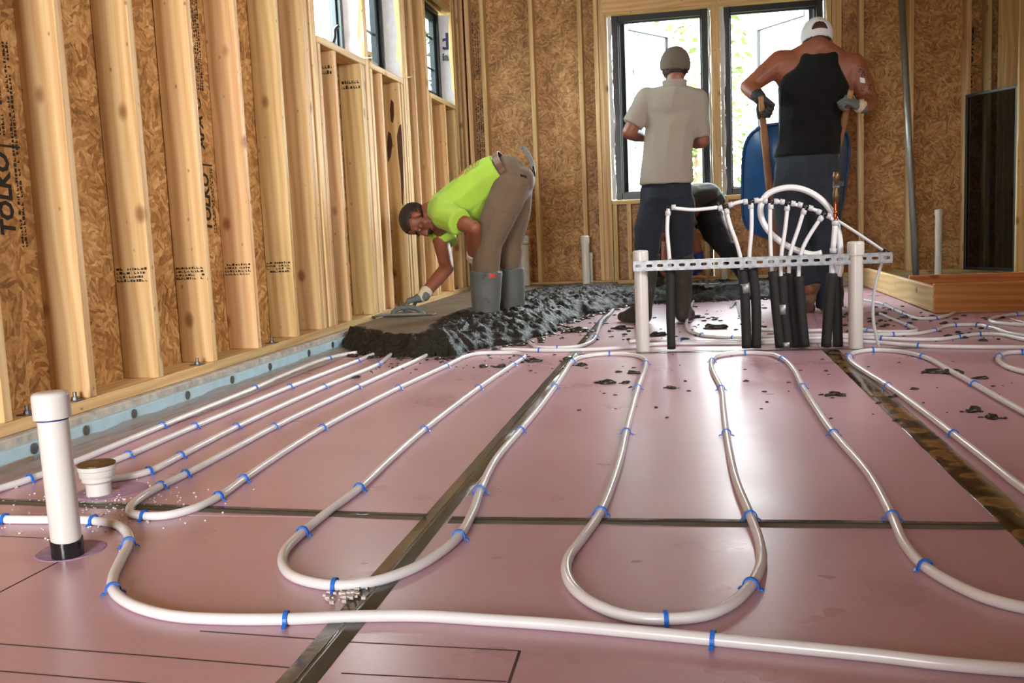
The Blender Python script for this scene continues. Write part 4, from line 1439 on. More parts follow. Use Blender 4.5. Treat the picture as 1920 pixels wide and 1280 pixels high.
# lean against the wall a little
yax = zax.cross(xax)
for i in range(3): M_[i][0], M_[i][1], M_[i][2] = xax[i], yax[i], zax[i]
M_.translation = t.location
t.matrix_world = M_
SH_, SW_ = 1.40, 0.52
fm = MB()
for lo, hi in (((0, -0.012, 0), (0.022, 0.012, SH_)), ((SW_ - 0.022, -0.012, 0), (SW_, 0.012, SH_)), ((0.022, -0.012, 0), (SW_ - 0.022, 0.012, 0.022)), ((0.022, -0.012, SH_ - 0.022), (SW_ - 0.022, 0.012, SH_))):
    fm.box(lo, hi, 0.002)
fm.build('screen_frame', FRAME, t)
MB().box((0.02, -0.001, 0.02), (SW_ - 0.02, 0.001, SH_ - 0.02)).build('screen_mesh', SCREEN, t)

# wood block on the sill of window_2
t = empty('wood_block', (-1.985, 5.925, SILLZ + 0.038), 'small printed wood block standing on the sill of the middle high window', 'block')
MB().box((-0.042, -0.075, 0), (0.042, 0.075, 0.092), 0.003).build('block_body', CARD, t)
m = MB()
for k in range(5):
    m.box((-0.030, -0.0765, 0.014 + 0.015 * k), (0.030, -0.0752, 0.021 + 0.015 * k))
m.box((0.0422, -0.035, 0.034), (0.0432, 0.045, 0.062))
m.build('block_print', INK, t)
for k, (y, w) in enumerate(((5.705, 0.07), (6.50, 0.09))):
    o = MB().box((-0.02, -0.003, 0), (w, 0.006, 0.008), 0.001).build('wood_shim', WOOD_PALE, None, loc=(-1.90 - 0.02, y, SILLZ + 0.038))
    tag(o, ['thin wooden shim sticking out between the first and middle high windows', 'thin wooden shim sticking out beyond the middle high window'][k], 'shim')

# ================================================================== wet concrete
poly = [(-1.846, 4.90), (-1.70, 4.62), (-1.50, 4.50), (-1.28, 4.44), (-1.10, 4.46), (-1.00, 4.80), (-0.84, 5.02), (-0.76, 5.40), (-0.79, 5.80), (-0.76, 6.20), (-0.60, 6.62), (-0.48, 7.00), (-0.20, 7.22), (0.15, 7.32), (0.5, 7.36), (0.75, 7.50), (0.86, 7.75), (0.88, 8.47), (-1.846, 8.47)]
NXg, NYg = 236, 330
xs = np.linspace(-1.847, 0.95, NXg)
ys = np.linspace(4.40, 8.478, NYg)
PX = np.array(poly)


def seg_dist(px_, py_):
    d = np.full(px_.shape, 9.0); inside = np.zeros(px_.shape, bool)
    n = len(PX)
    for i in range(n):
        a, b_ = PX[i], PX[(i + 1) % n]
        t_ = np.clip(((px_ - a[0]) * (b_[0] - a[0]) + (py_ - a[1]) * (b_[1] - a[1])) / ((b_ - a) ** 2).sum(), 0, 1)
        # walls (left, back) do not count as edges of the heap
        wall = (a[0] < -1.84 and b_[0] < -1.84) or (a[1] > 8.4 and b_[1] > 8.4)
        if not wall:
            d = np.minimum(d, np.hypot(px_ - a[0] - t_ * (b_[0] - a[0]), py_ - a[1] - t_ * (b_[1] - a[1])))
        cr = (a[1] > py_) != (b_[1] > py_)
        with np.errstate(divide='ignore', invalid='ignore'):
            xi = a[0] + (py_ - a[1]) / (b_[1] - a[1]) * (b_[0] - a[0])
        inside ^= cr & (px_ < xi)
    return np.where(inside, d, -d)


GX, GY = np.meshgrid(xs, ys, indexing='ij')
wobx = np.array([[noise.noise(Vector((x * 5, y * 5, 0.5))) * 0.07 + noise.noise(Vector((x * 17, y * 17, 2.5))) * 0.03 for y in ys] for x in xs])
D = seg_dist(GX, GY) + wobx
rough1 = np.array([[noise.noise(Vector((x * 8, y * 8, 3.1))) * 0.6 + noise.noise(Vector((x * 21, y * 21, 7.7))) * 0.6 + abs(noise.noise(Vector((x * 43, y * 43, 1.7)))) * 0.6 for y in ys] for x in xs])
# trowelled strip along the left wall: the boundary leans from the near toe towards the back
smooth_edge = np.interp(GY, [4.4, 4.7, 5.2, 5.7, 6.4, 7.4, 8.5], [-1.30, -1.28, -1.36, -1.40, -1.34, -1.25, -1.15])
back_smooth = np.clip((GY - 7.9) / 0.3, 0, 1) * np.clip((0.1 - GX) / 0.4, 0, 1)
sm = np.clip((smooth_edge - GX) / 0.12 + 0.5 + wobx * 3, 0, 1) * np.clip((D - 0.085) / 0.04, 0, 1)
sm = np.maximum(sm, back_smooth * 0.85)
base = 0.102 * np.clip(D / np.where(GX < -1.15, 0.11, 0.20), 0, 1) ** 0.5
heap = np.where(GX > -0.6, 0.8, 1.0)
Z = base * heap + (1 - sm) * rough1 * 0.040 * np.clip(D / 0.06, 0, 1)
Z = np.where(sm > 0.95, 0.102 + 0.0008 * rough1, Z)
Z = np.maximum(Z, 0.0)
ok = D > 0.0
idx = -np.ones(GX.shape, int)
used = ok.copy()
used[:-1] |= ok[1:]; used[1:] |= ok[:-1]; used[:, :-1] |= ok[:, 1:]; used[:, 1:] |= ok[:, :-1]
Z = np.where(ok, Z, -0.004)
vv_, k_ = [], 0
for i in range(NXg):
    for j in range(NYg):
        if used[i, j]:
            idx[i, j] = k_; k_ += 1
            vv_.append((xs[i], ys[j], Z[i, j]))
f_wet, f_sm = [], []
for i in range(NXg - 1):
    for j in range(NYg - 1):
        q = (idx[i, j], idx[i + 1, j], idx[i + 1, j + 1], idx[i, j + 1])
        if min(q) >= 0 and (ok[i, j] or ok[i + 1, j] or ok[i + 1, j + 1] or ok[i, j + 1]):
            (f_sm if sm[i:i + 2, j:j + 2].min() > 0.8 else f_wet).append(q)
t = empty('concrete_pour', (-1.0, 6.4, 0), 'dark heap of fresh wet concrete spreading from the left wall to the back wall', 'concrete')


def sub_mesh(name, faces, mat, label):
    ids = sorted({q for fc in faces for q in fc})
    mp_ = {q: n for n, q in enumerate(ids)}
    me = mesh(name, [Vector(vv_[q]) - t.location for q in ids], [[mp_[q] for q in fc] for fc in faces], mat, True)
    o = link(name, me, t)
    o['label'] = label
    return o


sub_mesh('rough_heap', f_wet, CONC_WET, 'rough wet lumpy concrete')
sub_mesh('trowelled_strip', f_sm, CONC_SM, 'smooth trowelled concrete strip along the wall')


def clod(m, p, r, seed):
    bm = bmesh.new()
    bmesh.ops.create_icosphere(bm, subdivisions=2 if r > 0.008 else 1, radius=1)
    a = random.uniform(0, 6.28)
    for q in bm.verts:
        s_ = 1 + 0.55 * noise.noise(q.co * 1.7 + Vector((seed, 0, 0)))
        w = Vector((q.co.x * 1.7 * s_, q.co.y * s_, max(q.co.z, -0.5) * 0.55 * s_))
        q.co = Vector((w.x * math.cos(a) - w.y * math.sin(a), w.x * math.sin(a) + w.y * math.cos(a), w.z)) * r + Vector(p) + Vector((0, 0, r * 0.25))
    m.add([q.co.copy() for q in bm.verts], [[q.index for q in fc.verts] for fc in bm.faces])
    bm.free()


# larger mud clods one by one
CL = [(1187, 700, .016), (1137, 719, .020), (1173, 718, .012), (1259, 728, .013), (1000, 678, .022), (905, 688, .018), (940, 688, .018), (1165, 617, .03), (1085, 622, .035), (1300, 596, .03), (1341, 616, .035), (1235, 629, .03), (1750, 699, .022), (1783, 700, .022),
      (1840, 710, .014), (1560, 741, .018), (1825, 771, .018), (1860, 784, .016), (668, 708, .012), (1065, 673, .016), (1090, 685, .018), (1680, 742, .010), (1480, 620, .02), (1590, 590, .02), (1650, 590, .025), (1700, 595, .018)]
CLO = []
for k, (x, y, r) in enumerate(CL):
    p = Zp(x, y, 0)
    m = MB()
    clod(m, (0, 0, 0), r, k * 3.3)
    for q in range(4):
        clod(m, (random.uniform(-2.2, 2.2) * r, random.uniform(-1, 1) * r, 0), r * random.uniform(.25, .5), k + q * .7)
    o = m.build('mud_clod', MUD, None, True, loc=p)
    side = 'behind the risers' if y < 640 else ('right of the brown seam' if x > 1640 else ('between the snaking tube bends' if x > 1060 else 'at the toe of the wet concrete'))
    CLO.append((side, x, o))
for side in sorted({q[0] for q in CLO}):
    for n_, (_, x, o) in enumerate(sorted((q for q in CLO if q[0] == side), key=lambda q: q[1])):
        tag(o, '%s dark mud lump from the left %s' % (ORD[n_], side), 'mud clod', 'mud clods on the foam ' + side)
m = MB()
for k in range(420):
    r_ = random.random()
    if r_ < 0.40: x, y = random.uniform(1000, 1480), random.uniform(570, 640)
    elif r_ < 0.62: x, y = random.uniform(690, 1080), random.uniform(664, 700)
    elif r_ < 0.85: x, y = random.uniform(1580, 1900), random.uniform(575, 640)
    else: x, y = random.uniform(1080, 1900), random.uniform(660, 790)
    p = Zp(x, y, 0)
    clod(m, p, random.uniform(0.003, 0.011) * (1.2 if y < 640 else 0.8), k * 1.1)
for k in range(150):
    u = random.random() * (len(poly) - 4)
    i = int(u); a, b_ = PX[i], PX[i + 1]
    p = a + (b_ - a) * (u - i)
    clod(m, (p[0] + random.uniform(-.03, .09), p[1] + random.uniform(-.09, .03), 0), random.uniform(0.006, 0.018), k * 2.3)
o = m.build('mud_crumbs', MUD, None, True); tag(o, 'scattered crumbs of dark mud strewn over the foam around the wet concrete', 'mud crumbs', kind='stuff')
m = MB()
for k in range(240):
    p = Vector((random.gauss(-1.38, .16), random.gauss(1.93, .10), 0))
    if (p.xy - Vector((-1.217, 1.627))).length < .035: continue
    r_ = random.uniform(0.0008, 0.0024)
    m.box((p.x - r_, p.y - r_, 0.0005), (p.x + r_, p.y + r_ * .7, 0.001 + r_))
for k in range(40):
    p = Vector((random.gauss(-0.565, .018), random.gauss(1.46, .02), 0))
    r_ = random.uniform(0.0015, 0.004)
    m.box((p.x - r_, p.y - r_, 0.003), (p.x + r_, p.y + r_ * .7, 0.004 + r_))
o = m.build('plastic_shavings', CRUMB, None); tag(o, 'white plastic shavings strewn on the foam around the drain and the seam tape', 'shavings', kind='stuff')


# ================================================================== people
def _sphere_dirs():
    bm = bmesh.new()
    bmesh.ops.create_icosphere(bm, subdivisions=2, radius=1)
    d = [v_.co.copy() for v_ in bm.verts]
    bm.free()
    return d


DIRS = _sphere_dirs()


class Flesh:
    """rounded hulls melted into one continuous skin"""
    def __init__(s, origin):
        s.o = Vector(origin)
        s.v, s.f = [], []

    def _hull(s, pts):
        bm = bmesh.new()
        for p in pts: bm.verts.new(p - s.o)
        r = bmesh.ops.convex_hull(bm, input=bm.verts[:])
        bad = [q for q in bm.verts if not q.link_faces]
        bmesh.ops.delete(bm, geom=bad, context='VERTS')
        bmesh.ops.recalc_face_normals(bm, faces=bm.faces[:])
        bm.verts.index_update()
        n = len(s.v)
        s.v += [q.co.copy() for q in bm.verts]
        s.f += [tuple(q.index + n for q in fc.verts) for fc in bm.faces]
        bm.free()

    def hull(s, *blobs):
        """blobs: (center, radius) or (center, (rx,ry,rz)) or (center, (rx,ry,rz), Matrix3)"""
        pts = []
        for b in blobs:
            c = Vector(b[0])
            r = b[1] if hasattr(b[1], '__len__') else (b[1],) * 3
            M = b[2] if len(b) > 2 else None
            for d in DIRS:
                q = Vector((d.x * r[0], d.y * r[1], d.z * r[2]))
                pts.append(c + (M @ q if M else q))
        s._hull(pts)
        return s

    def limb(s, *joints):
        for a, b in zip(joints[:-1], joints[1:]): s.hull(a, b)
        return s

    def cuff(s, a, b, ra, rb, flat_b=True, sq=(1, 1)):
        """frustum from a ball at a to a flat disc at b"""
        a, b = Vector(a), Vector(b)
        t = (b - a).normalized()
        u = t.orthogonal().normalized()
        w = t.cross(u)
        pts = [a + d * ra for d in DIRS]
        pts += [b + (u * math.cos(q * .26) + w * math.sin(q * .26)) * rb for q in range(24)]
        s._hull(pts)
        return s

    def build(s, name, mat, parent=None, voxel=0.008, smooth=6, fold=0.0, ffreq=7.0, fdir=(1, 1, 1), seed=0, as_root=False, rise=0.0):
        me = mesh('tmp', s.v, s.f)
        o = bpy.data.objects.new('tmp', me)
        COL.objects.link(o)
        m1 = o.modifiers.new('r', 'REMESH'); m1.mode = 'VOXEL'; m1.voxel_size = voxel
        if smooth:
            m2 = o.modifiers.new('s', 'SMOOTH'); m2.factor = 0.5; m2.iterations = smooth
        bpy.context.view_layer.update()
        dg = bpy.context.evaluated_depsgraph_get()
        nm = bpy.data.meshes.new_from_object(o.evaluated_get(dg))
        bpy.data.objects.remove(o)
        bpy.data.meshes.remove(me)
        nm.name = name
        if fold or rise:
            n = len(nm.vertices)
            nor = [v_.normal.copy() for v_ in nm.vertices]
            fd = Vector(fdir)
            for v_, q in zip(nm.vertices, nor):
                c = v_.co
                w = Vector((c.x * fd.x, c.y * fd.y, c.z * fd.z)) * ffreq
                d1 = noise.noise(w + Vector((seed, 0, 0)))
                d2 = noise.noise(w * 2.3 + Vector((0, seed, 3)))
                v_.co = c + q * (rise + fold * ((1 - 2 * abs(d1)) * 0.7 + d2 * 0.5))
        nm.materials.clear()
        nm.materials.append(mat)
        nm.polygons.foreach_set('use_smooth', [True] * len(nm.polygons))
        ob = bpy.data.objects.new(name, nm)
        COL.objects.link(ob)
        if as_root: ob.location = s.o
        elif parent: ob.parent = parent
        return ob


def frame3(x, y, z):
    M = Matrix.Identity(3)
    for i in range(3): M[i][0], M[i][1], M[i][2] = x[i], y[i], z[i]
    return M


def head_frame(F, Uc):
    F = Vector(F).normalized()
    Uc = (Vector(Uc) - F * Vector(Uc).dot(F)).normalized()
    S = F.cross(Uc).normalized()
    return frame3(S, F, Uc)


def add_head(fl, c, M, k=1.0):
    c = Vector(c)
    P = lambda x, y, z: c + M @ Vector((x * k, y * k, z * k))
    R = lambda *r: tuple(q * k for q in r)
    fl.hull((P(0, -0.018, 0.035), R(.074, .088, .084), M), (P(0, 0.020, 0.035), R(.070, .078, .080), M))
    fl.hull((P(0, 0.015, 0.01), R(.066, .074, .06), M), (P(0, 0.045, -0.085), R(.040, .040, .030), M))
    fl.hull((P(0, 0.030, -0.055), R(.056, .045, .035), M), (P(0, 0.062, -0.098), R(.026, .024, .022), M))
    fl.hull((P(-.03, .078, .022), R(.020, .016, .012), M), (P(.03, .078, .022), R(.020, .016, .012), M))
    fl.hull((P(0, .092, .012), R(.010, .010, .010), M), (P(0, .112, -.030), R(.014, .012, .012), M), (P(0, .090, -.038), R(.020, .012, .010), M))
    fl.hull((P(-.018, .086, -.066), R(.010, .010, .008), M), (P(.018, .086, -.066), R(.010, .010, .008), M))
    fl.hull((P(-.042, .060, -.01), R(.022, .022, .022), M), (P(.042, .060, -.01), R(.022, .022, .022), M))
    for sd in (-1, 1):
        fl.hull((P(sd * .076, -.006, .016), R(.009, .020, .020), M), (P(sd * .074, -.002, -.020), R(.008, .013, .014), M))


def face_bits(parent, c, M, k=1.0, moustache=False):
    c = Vector(c) - parent.location
    P = lambda x, y, z: c + M @ Vector((x * k, y * k, z * k))
    for sd in (-1, 1):
        e = MB().ell(P(sd * .031, .079, .004), (.0115 * k,) * 3, 12, 8).build('eye', EYEW, parent, True)
        MB().ell(P(sd * .031, .0875, .003), (.0055 * k,) * 3, 8, 6).build('iris', HAIR, e, True)
        b = MB().sweep([P(sd * .012, .098, .026), P(sd * .03, .098, .031), P(sd * .048, .088, .026)], .0045, 6).build('eyebrow', HAIR, parent, True)
    if moustache:
        MB().sweep([P(-.034, .083, -.062), P(-.018, .099, -.053), P(0, .104, -.050), P(.018, .099, -.053), P(.034, .083, -.062)], [.004, .010, .010, .010, .004], 8).build('moustache', HAIR, parent, True)


def shell_on_head(name, parent, c, M, mat, keep, r=(.080, .104, .090), off=(0, -.0, .035), k=1.0, thick=0.006, seg=48, rings=32, hole=None, bumps=0.0):
    """open dome around the skull: keep(x,y,z) in head axes tells which faces stay"""
    v, f = [], []
    c0 = Vector(c) - parent.location
    pts = []
    for i in range(rings + 1):
        th = math.pi * i / rings
        for q in range(seg):
            ph = 2 * math.pi * q / seg
            pts.append(Vector((r[0] * math.sin(th) * math.cos(ph) + off[0], r[1] * math.sin(th) * math.sin(ph) + off[1], r[2] * math.cos(th) + off[2])))
    outer, fo = [], []
    for p in pts: outer.append(p * k)
    for i in range(rings):
        for q in range(seg):
            q2 = (q + 1) % seg
            a = [i * seg + q, (i + 1) * seg + q, (i + 1) * seg + q2, i * seg + q2]
            m_ = sum((pts[z] for z in a), Vector()) / 4
            if keep(m_.x, m_.y, m_.z): fo.append(tuple(a))
    if bumps:
        outer = [p * (1 + bumps * noise.noise(p * 120)) for p in outer]
    me = mesh(name, [c0 + M @ p for p in outer], fo, mat, True)
    o = link(name, me, parent)
    bm = bmesh.new(); bm.from_mesh(me)
    bmesh.ops.delete(bm, geom=[q for q in bm.verts if not q.link_faces], context='VERTS')
    bmesh.ops.remove_doubles(bm, verts=bm.verts[:], dist=1e-5)
    bmesh.ops.solidify(bm, geom=bm.faces[:], thickness=-thick)
    bmesh.ops.recalc_face_normals(bm, faces=bm.faces[:])
    bm.to_mesh(me); bm.free()
    me.polygons.foreach_set('use_smooth', [True] * len(me.polygons))
    return o


def add_hand(fl, wrist, D, N, side, curls=(60, 60, 40), thumb_curl=30, k=1.0, fat=1.0, palm_only=False, spread=0.06):
    """D fingers' direction, N back of the hand, side=+1 puts the thumb on N x D side"""
    wrist, D, N = Vector(wrist), Vector(D).normalized(), Vector(N)
    N = (N - D * N.dot(D)).normalized()
    T = N.cross(D) * side
    P = lambda a, b, c: wrist + (D * a + T * b + N * c) * k
    fl.hull((P(-.02, 0, 0), .027 * k * fat), (P(.022, 0, 0), .026 * k * fat))
    fl.hull((P(.02, .018, 0), .019 * k * fat), (P(.02, -.018, 0), .017 * k * fat), (P(.088, .030, 0.002), .0135 * k * fat), (P(.080, -.032, 0), .012 * k * fat))
    if palm_only: return
    L = ((.044, .026, .020), (.049, .030, .022), (.045, .028, .021), (.035, .021, .018))
    for i, (ln, b) in enumerate(zip(L, (.030, .010, -.011, -.031))):
        p = P(.088 - (0.006 if i in (0, 2) else 0) - (.012 if i == 3 else 0), b, 0)
        ang = 0.0
        r = .0098 * k * fat * (0.88 if i == 3 else 1)
        d0 = (D + T * (b * 0.6 * (1 if spread else 0) + spread * (1.5 - i) * .3)).normalized()
        for j, (l_, cu) in enumerate(zip(ln, curls)):
            ang += math.radians(cu)
            d = d0 * math.cos(ang) - N * math.sin(ang)
            q = p + d * l_ * k
            fl.hull((p, r * (1 - .06 * j)), (q, r * (1 - .06 * (j + 1))))
            p = q
    # thumb leaves the side of the palm near its base
    p = P(.022, .026, -.004)
    d = (D * .62 + T * .72 - N * .25).normalized()
    r = .0118 * k * fat
    for j, l_ in enumerate((.040, .030, .024)):
        q = p + d * l_ * k
        fl.hull((p, r * (1 - .08 * j)), (q, r * (1 - .08 * (j + 1))))
        p = q
        a = math.radians(thumb_curl)
        d = (d * math.cos(a) + (-N * .75 - T * .5 + D * .25).normalized() * math.sin(a)).normalized()


def boot(fl, ankle_top, heel, toe_dir, shaft_r=0.07, length=0.285, height=0.09, width=0.05, pitch=0.0, top_r=None):
    """rubber boot: shaft to the ankle, foot along toe_dir; heel = point on the ground under the heel"""
    heel, td = Vector(heel), Vector(toe_dir).normalized()
    upv = Vector((0, 0, 1))
    if pitch:
        sdv = upv.cross(td).normalized()
        Rm = Matrix.Rotation(pitch, 3, sdv)
        td = Rm @ td; upv = Rm @ upv
    an = heel + td * 0.055 + upv * 0.10
    fl.hull((an, shaft_r * .82), (heel + td * 0.045 + upv * 0.045, (.044, .044, .044)))
    top = Vector(ankle_top)
    fl.cuff(an, top, shaft_r * .86, top_r or shaft_r * 1.12)
    fl.hull((heel + td * .04 + upv * .038, .038), (an, shaft_r * .7), (heel + td * (length * .72) + upv * .036, .036))
    sdv = upv.cross(td).normalized()
    fl.hull((heel + td * (length * .60) + sdv * .014 + upv * .034, .034), (heel + td * (length * .60) - sdv * .014 + upv * .034, .034), (heel + td * (length - .036) + upv * .031, .031))


def sole(name, parent, heel, toe_dir, mat, length=.29, width=.052, pitch=0.0):
    heel, td = Vector(heel) - parent.location, Vector(toe_dir).normalized()
    upv = Vector((0, 0, 1))
    if pitch:
        sdv = upv.cross(td).normalized(); Rm = Matrix.Rotation(pitch, 3, sdv); td = Rm @ td; upv = Rm @ upv
    sd = upv.cross(td)
    out = []
    for q in range(28):
        a = 2 * math.pi * q / 28
        x = math.cos(a); y = math.sin(a)
        w = width * (0.80 if x < -.2 else (0.74 + .26 * min(1, max(0, (x + .2) * 1.6))))
        out.append(heel + td * (length * .5 + x * (length * .5 + .004)) + sd * (y * w))
    v = [p for p in out] + [p + upv * .024 for p in out]
    n = len(out)
    f = [tuple(range(n - 1, -1, -1)), tuple(range(n, 2 * n))] + [(i, (i + 1) % n, n + (i + 1) % n, n + i) for i in range(n)]
    return link(name, mesh(name, v, f, mat), parent)


def belt_loop_ring(name, parent, c, ax, r, h, mat, e=(1, 1), M=None):
    pass


def patch_on(ob, name, p0, dx, dy, nx, ny, mat, shapes, d=None):
    """print on cloth: thin little quads cast along d onto the mesh of ob (local coords)"""
    me = ob.data
    if d is None:
        r_ = ob
        while r_.parent: r_ = r_.parent
        d = Vector(p0) + r_.location - CAM
    bv = BVHTree.FromPolygons([v_.co.copy() for v_ in me.vertices], [tuple(p.vertices) for p in me.polygons])
    v, f = [], []
    for (x0, y0, x1, y1) in shapes:
        nxs = max(1, int(math.ceil((x1 - x0) * nx))); nys = max(1, int(math.ceil((y1 - y0) * ny)))
        b0 = len(v); okk = True; loc_ = []
        for i in range(nxs + 1):
            for j in range(nys + 1):
                u, w = x0 + (x1 - x0) * i / nxs, y0 + (y1 - y0) * j / nys
                o_ = Vector(p0) + Vector(dx) * u + Vector(dy) * w
                h = bv.ray_cast(o_, Vector(d).normalized())
                if h[0] is None: okk = False; break
                loc_.append(h[0] + h[1] * 0.0012)
            if not okk: break
        if not okk: continue
        v += loc_
        for i in range(nxs):
            for j in range(nys):
                a = b0 + i * (nys + 1) + j
                f.append((a, a + nys + 1, a + nys + 2, a + 1))
    if not f: return None
    return link(name, mesh(name, v, f, mat, True), ob)


# ------------------------------------------------------------------ worker in the lime shirt, bent over his trowel
Pb = lambda x, y, Y: Yp(x, y, Y)
o0 = Vector((-1.22, 5.86, 0.0))
body = Flesh(o0)
shN, elN, wrN = Pb(834, 404, 5.62), Pb(888, 427, 5.52), Pb(887, 486, 5.74)
shF, elF, wrF = Pb(822, 428, 6.02), Pb(838, 502, 5.88), Pb(791, 557, 5.66)
hip, bel, che = Pb(950, 328, 5.86), Pb(905, 352, 5.86), Pb(850, 385, 5.84)
neck = Pb(812, 396, 5.82)
hd = Pb(787, 409, 5.79)
HM = head_frame((.16, -.22, -.95), (-.97, -.06, -.20))
body.limb((hip, (.12, .16, .12)), (bel, (.13, .165, .14)), (che, (.12, .18, .12)))
body.hull((shN, .065), (shF, .065), (che, .11))
body.hull((neck, .062), (hd + HM @ Vector((0, -.03, -.06)), .058), (che + (neck - che) * .5, .08))
add_head(body, hd, HM, 1.02)
body.limb((shN, .060), (elN, .047)); body.limb((elN, .047), (elN * .55 + wrN * .45, .045), (wrN, .031))
body.limb((shF, .060), (elF, .046)); body.limb((elF, .046), (elF * .6 + wrF * .4, .045), (wrF, .031))
kN, kF = Pb(914, 462, 5.70), Pb(956, 460, 6.02)
hN, hF = Pb(958, 350, 5.76), Pb(966, 345, 5.96)
aN, aF = Vector((-1.215, 5.70, .09)), Vector((-1.10, 6.04, .09))
body.limb((hN, .09), (kN, .06), (aN, .045)); body.limb((hF, .09), (kF, .06), (aF, .045))
body.hull((aN, .04), (aN + Vector((-.14, 0, -.05)), .03)); body.hull((aF, .04), (aF + Vector((-.14, 0, -.05)), .03))
add_hand(body, wrN, (.35, .5, -.6), (-.85, -.35, -.1), 1, palm_only=True, k=.85)
add_hand(body, wrF, (-.95, -.10, -.24), (-.22, -.05, .97), -1, palm_only=True, k=.85)
p1 = body.build('person', SKIN2, voxel=0.0065, smooth=5, as_root=True)
tag(p1, 'person in a lime shirt and brown trousers bent over smoothing wet concrete with a trowel', 'person')
face_bits(p1, hd, HM, 1.02, True)
shell_on_head('hair', p1, hd, HM, HAIR, lambda x, y, z: (z > 0.055 and y < 0.075) or (y < 0.012 and z > -0.035 + (0.03 if abs(x) > .06 else 0) and not (abs(x) > .07 and y > -.02 and z < .035)), r=(.0795, .100, .090), off=(0, -.002, .036), k=1.02, thick=.004, bumps=.01)
s_ = Flesh(o0)
wa = Pb(944, 322, 5.86)
axh = (Pb(952, 318, 5.86) - Pb(905, 350, 5.86)).normalized(); byh = axh.cross(Vector((0, 1, 0))).normalized()
wh_ = Pb(942, 324, 5.86)
s_._hull([wh_ + Vector((0, 1, 0)) * (math.cos(q * .2) * .186) + byh * (math.sin(q * .2) * .130) for q in range(32)] + [Pb(902, 352, 5.86) + Vector((d.x * .14, d.y * .185, d.z * .158)) for d in DIRS])
s_.hull((Pb(902, 352, 5.86), (.14, .185, .158)), (Pb(868, 376, 5.85), (.125, .19, .14)))
s_.hull((Pb(868, 376, 5.85), (.125, .19, .14)), (Pb(830, 392, 5.84), (.085, .175, .105)))
s_.hull((Pb(830, 392, 5.84), (.085, .17, .10)), (Pb(815, 397, 5.82), (.06, .075, .072)))
s_.hull((Pb(898, 370, 5.86), (.125, .165, .14)), (Pb(890, 398, 5.86), (.08, .13, .085)), (Pb(908, 368, 5.86), (.08, .14, .10)))
s_.hull((shN, .082), (Pb(838, 392, 5.70), .10)); s_.cuff(shN, Pb(862, 417, 5.53), .084, .080)
s_.hull((shF, .082), (Pb(832, 410, 5.96), .10)); s_.cuff(shF, Pb(840, 459, 5.99), .084, .074)
shirt = s_.build('shirt', LIME, p1, .0085, 6, fold=.0045, ffreq=8, fdir=(1, .5, .6), seed=2)
sh_rows = [(x * .2, 0, x * .2 + .14, .06) for x in range(5)]
bs = [(0, 0, 1, .08), (0, .92, 1, 1), (0, 0, .06, 1), (.94, 0, 1, 1)] + [(.12 + .2 * q, .2, .22 + .2 * q, .5) for q in range(4)] + [(.14 + .26 * q, .58, .30 + .26 * q, .84) for q in range(3)]
pp = Pb(862, 313, 5.70) - o0
ddx, ddy = (Pb(884, 303, 5.70) - Pb(862, 313, 5.70)), Vector((.008, .075, .03))
patch_on(shirt, 'back_print', pp + Vector((0, 0, .02)) + Vector((-.03, -.05, .15)), ddx * 1.2, ddy, 6, 6, PRINTBR, bs, (.2, .35, -.9))
ddx2 = (Pb(862, 313, 5.70) - Pb(842, 324, 5.70))
patch_on(shirt, 'back_print', Pb(842, 324, 5.70) - o0 + Vector((-.03, -.05, .17)), ddx2 * .85, ddy, 6, 6, RED, [(.05 + .25 * q, .3, .2 + .25 * q, .8) for q in range(4)], (.2, .35, -.9))
s_ = Flesh(o0)
s_.hull((Pb(952, 322, 5.86), (.10, .165, .105)), (hN, (.118, .10, .118)), (hF, (.118, .10, .118)))
s_.hull((Pb(984, 338, 5.80), (.055, .09, .08)), (Pb(986, 338, 5.94), (.055, .09, .08)), (hN, .10), (hF, .10))
s_.limb((hN, .118), (Pb(936, 400, 5.73), .108), (Pb(914, 455, 5.70), .089)); s_.cuff(Pb(914, 455, 5.70), Pb(911, 516, 5.70), .088, .080)
s_.limb((hF, .115), (Pb(966, 400, 6.0), .098), (Pb(957, 455, 6.02), .078)); s_.cuff(Pb(957, 455, 6.02), Pb(957, 512, 6.03), .078, .068)
tr = s_.build('trousers', KHAKI, p1, .0085, 5, fold=.006, ffreq=8, fdir=(1, 1, .7), seed=5)
# belt around the tilted waist
ax_ = (Pb(952, 318, 5.86) - Pb(905, 350, 5.86)).normalized()
bx_ = Vector((0, 1, 0)); by_ = ax_.cross(bx_).normalized()
bc = Pb(950, 319, 5.86) - o0
v, f = [], []
for q in range(40):
    a = 2 * math.pi * q / 40
    for hh, rr in ((-.019, 1), (.019, 1), (.019, .96), (-.019, .96)):
        v.append(bc + ax_ * hh + bx_ * (math.cos(a) * .181 * rr) + by_ * (math.sin(a) * .126 * rr))
for q in range(40):
    q2 = (q + 1) % 40
    for w in range(4): f.append((q * 4 + w, q2 * 4 + w, q2 * 4 + (w + 1) % 4, q * 4 + (w + 1) % 4))
link('belt', mesh('belt', v, f, LEATHER, False), p1)
